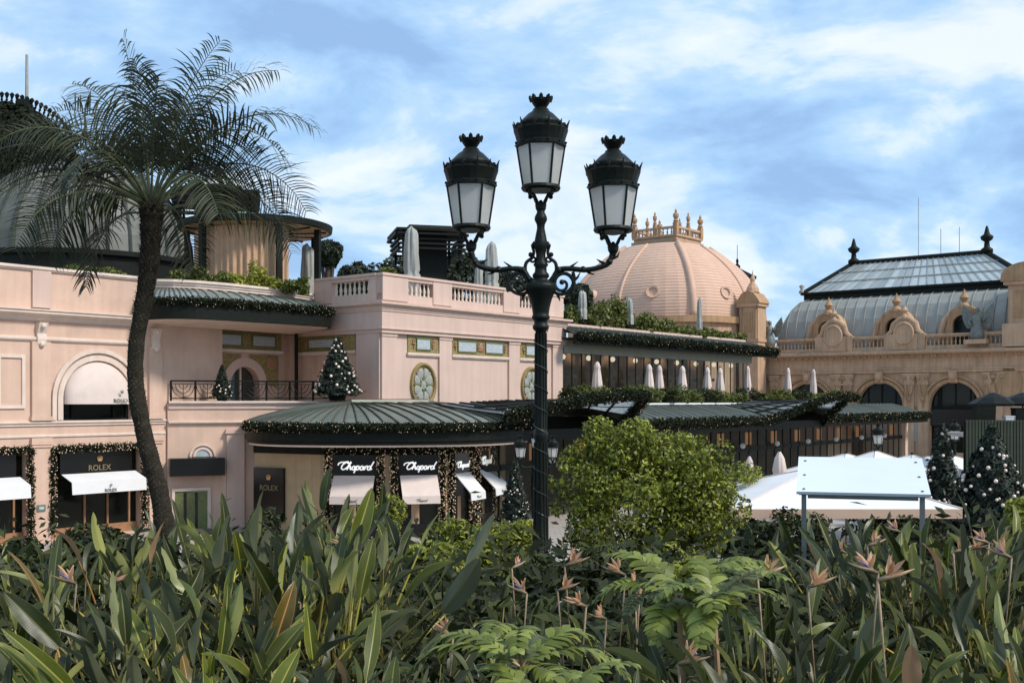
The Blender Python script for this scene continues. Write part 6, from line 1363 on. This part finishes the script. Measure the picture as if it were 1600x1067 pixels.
def flower_meshes():
    b = MB(); b.tube([(0, 0, 0), (.05, 0, .012), (.12, 0, .02), (.20, 0, .045)], [.010, .018, .013, .002], 6)
    b.tube([(-.06, 0, -1.3), (-.02, 0, -.5), (0, 0, 0)], [.007, .006, .008], 6)
    ob = b.build('flower', M_BRACT, None, True); bm = ob.data; bpy.data.objects.remove(ob)
    out = []
    for k in range(4):
        r = np.random.default_rng(k); V = []; Q = []
        for i in range(5):
            a = R(20+ i*24+r.normal()*7); az = r.normal()*.35; L = .13*r.uniform(.75, 1.1); w = .030; o = len(V); d = np.array((math.cos(a)*math.cos(az), math.sin(az), math.sin(a))); d /= np.linalg.norm(d); s = np.cross(d, (.3, 1, .1)); s /= np.linalg.norm(s); nn = np.cross(d, s); b0 = np.array((.03+.012*i, 0, .012))
            for f, q in ((0, .4), (.35, 1), (.7, .8), (1, .03)):
                for x in (-1, 0, 1): V.append(b0+d*L*f+s*x*w*.5*q+nn*(abs(x)*.008)+np.array((.02*f*f, 0, 0)))
            for m in range(3):
                for j in range(2): Q.append((o+m*3+j, o+m*3+j+1, o+m*3+j+4, o+m*3+j+3))
        ob = np_mesh('petals', np.array(V), np.array(Q), M_PETAL, None, True); out.append(ob.data); bpy.data.objects.remove(ob)
    b = MB(); b.tube([(.04, 0, .015), (.09, 0, .045), (.135, 0, .06)], [.004, .008, .001], 5); ob = b.build('tongue', M_BLUEPETAL, None); tm = ob.data; bpy.data.objects.remove(ob)
    return bm, out, tm
FB, FP, FT = flower_meshes()
def clump(px, D, ztop, nl, lab, spread=.75, seed=1, flowers=(), wide=.16):
    rng = np.random.default_rng(seed); gz = ground_z(D); X = (px-CX)/F*D
    t = thing('bird_of_paradise', lab, 'plant', (X, D, gz), 0, 'bird of paradise clumps in the front bed')
    for i in range(int(nl*2.1)):
        me = LEAVES[rng.integers(len(LEAVES))]; az = rng.uniform(0, 6.283); f = (i+.5)/(nl*2.1); lean = 1.15*spread*(.08+.98*f**.9)*rng.uniform(.45, 1.35); sc = (ztop-gz)/1.27*(.52+.54*rng.random()**.6)/max(.72, math.cos(lean)**.5)
        o = obj('leaf', me, t); o.matrix_basis = Matrix.Translation((wide*rng.normal(), wide*rng.normal(), 0)) @ Matrix.Rotation(az, 4, 'Z') @ Matrix.Rotation(lean, 4, 'Y') @ Matrix.Rotation(rng.normal()*1.1, 4, 'Z') @ Matrix.Scale(sc, 4)
    for fx, fy in flowers:
        z = EYE+(YH-fy)/F*D-gz; x = (fx-px)/F*D; dirn = rng.choice((0., 3.14))+rng.normal()*.5; f = obj('flower', FB, t); f.matrix_basis = Matrix.Translation((x, -.12+rng.normal()*.1, z-.05)) @ Matrix.Rotation(dirn, 4, 'Z') @ Matrix.Rotation(-.12, 4, 'Y') @ Matrix.Scale(rng.uniform(.46, .66), 4); obj('petals', FP[rng.integers(4)], f); obj('tongue', FT, f)
    return t
def plant_bed():
    C = [  # px, depth, top height, leaves, spread, seed, flowers, label
        (30, 5.6, .88, 20, .85, 1, ((60, 905),), 'bird of paradise clump below the leftmost shop window'),
        (120, 5.0, 1.02, 24, .70, 2, ((130, 890), (172, 895)), 'bird of paradise clump with two orange flowers left of the palm'),
        (225, 6.4, 1.16, 22, .55, 3, (), 'bird of paradise clump right at the palm trunk'),
        (300, 4.3, 1.06, 30, .72, 4, (), 'broad leaved bird of paradise clump right of the palm, near the front'),
        (395, 6.2, 1.22, 26, .52, 5, (), 'tall bird of paradise clump before the black sign panel'),
        (480, 5.4, 1.26, 28, .55, 6, ((472, 925),), 'tall bird of paradise clump before the first shop awning'),
        (570, 6.3, 1.12, 24, .5, 7, ((545, 835),), 'bird of paradise clump before the second shop awning'),
        (130, 3.5, .90, 22, .85, 8, (), 'front row bird of paradise clump below the two orange flowers'),
        (420, 3.5, 1.02, 26, .85, 9, (), 'front row bird of paradise clump with long low arching leaves'),
        (545, 4.2, .93, 26, .75, 10, (), 'bird of paradise clump with slender leaves arching to the right'),
        (700, 5.0, .68, 14, .70, 11, ((712, 960),), 'small bird of paradise clump left of the feathery light green shrub'),
        (770, 6.2, .70, 14, .55, 12, ((800, 872),), 'low bird of paradise clump before the lime mound'),
        (870, 4.6, .76, 18, .70, 13, ((880, 858), (868, 890), (823, 905), (912, 918)), 'bird of paradise clump with four peach flowers at the lamp post'),
        (960, 5.2, .74, 18, .65, 14, ((976, 880), (985, 910), (992, 890), (945, 945)), 'bird of paradise clump with peach flowers before the round bush'),
        (1050, 4.0, .74, 14, .80, 15, ((1050, 1000),), 'low bird of paradise clump before the lime shrub'),
        (1200, 4.6, .96, 28, .68, 16, ((1165, 868), (1245, 888)), 'bird of paradise clump left of the board posts'),
        (1290, 4.0, 1.00, 28, .75, 17, ((1340, 870), (1368, 872)), 'broad bird of paradise clump at the board post foot'),
        (1390, 6.2, 1.04, 28, .58, 18, ((1345, 835), (1400, 815), (1408, 925)), 'bird of paradise clump under the right board post'),
        (1465, 6.0, 1.12, 30, .55, 19, ((1478, 845), (1500, 838), (1492, 920), (1514, 922)), 'dark bird of paradise clump with orange flowers below the conifers'),
        (1545, 5.6, 1.05, 28, .65, 20, ((1535, 830), (1545, 845)), 'bird of paradise clump below the bright yellow green bush'),
        (1600, 4.4, .98, 24, .80, 21, (), 'bird of paradise clump at the right end of the bed'),
        (1180, 3.4, .86, 20, .9, 22, (), 'front row bird of paradise clump left of the board'),
        (1420, 4.0, .88, 22, .85, 23, (), 'front row bird of paradise clump right of the board'),
        (20, 3.9, .88, 20, .95, 24, (), 'front row bird of paradise clump at the left end of the bed'),
        (660, 3.6, .72, 18, .95, 25, (), 'front row bird of paradise clump with thin arching leaves'),
        (230, 3.3, .92, 20, .75, 26, (), 'front row bird of paradise clump below the palm'),
        (1560, 7.2, 1.08, 22, .55, 27, (), 'rear bird of paradise clump beneath the broad conifer'),
        (1330, 7.4, .98, 22, .55, 28, ((1313, 848),), 'rear bird of paradise clump between the board posts'),
        (510, 7.6, 1.20, 20, .5, 29, (), 'rear bird of paradise clump behind the tall ones'),
        (60, 7.2, .82, 16, .6, 30, (), 'rear bird of paradise clump before the shop pilaster')]
    for px, D, zt, nl, sp, sd, fl, lab in C: clump(px, D, zt, nl, lab, sp, sd, fl)
    # feathery light green plants
    M_FEATHER = leaf_mat('feathery_leaf', (.16, .20, .03), (.24, .27, .06), .45, .4, (.26, .29, .16)); M_FSTALK = mat('pale_stalk', (.35, .22, .12), .6, .2)
    def feathery(px, D, z, lab, n, seed, L=.42):
        rng = np.random.default_rng(seed); gz = ground_z(D); t = thing('feathery_shrub', lab, 'plant', ((px-CX)/F*D, D, gz), 0, 'feathery light green plants')
        MB().tube([(0, 0, 0), (.02, 0, z*.6), (0, 0, z)], [.018, .014, .010], 6).build('stem', M_FSTALK, t)
        for i in range(n): frond(t, i*2.399+rng.normal()*.2, R(rng.uniform(15, 60)), L*rng.uniform(.75, 1.15), rng.uniform(1.2, 2.0), 17, .085, .030, rng, (M_FEATHER, M_FSTALK), .35, .15, .1, 'frond', (0, 0, z))
    feathery(815, 3.7, .74, 'light green feathery shrub with pale stems before the lamp post', 11, 3); feathery(850, 3.3, .66, 'light green feathery shrub low in front, beneath another', 9, 4)
    feathery(1060, 4.4, .84, 'grey green feathery shrub before the lime shrub', 10, 5); feathery(1115, 4.2, .86, 'feathery shrub left of the front broad leaves', 8, 6, .36)
    # dark low foliage added to close the bed and put shade into its gaps
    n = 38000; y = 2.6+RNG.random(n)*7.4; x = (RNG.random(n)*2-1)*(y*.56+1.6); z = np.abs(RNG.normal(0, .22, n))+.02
    V, Q = leaf_quads(np.stack([x, y, z], 1), np.tile((0, -.3, 1.), (n, 1)), .13, 3., .8); u = stuff(np_mesh('undergrowth', V, Q, M_BUSHDARK)); tag(u, 'added low undergrowth, its dark colour shading the gaps between the bird of paradise clumps', 'undergrowth', kind='stuff')
plant_bed()
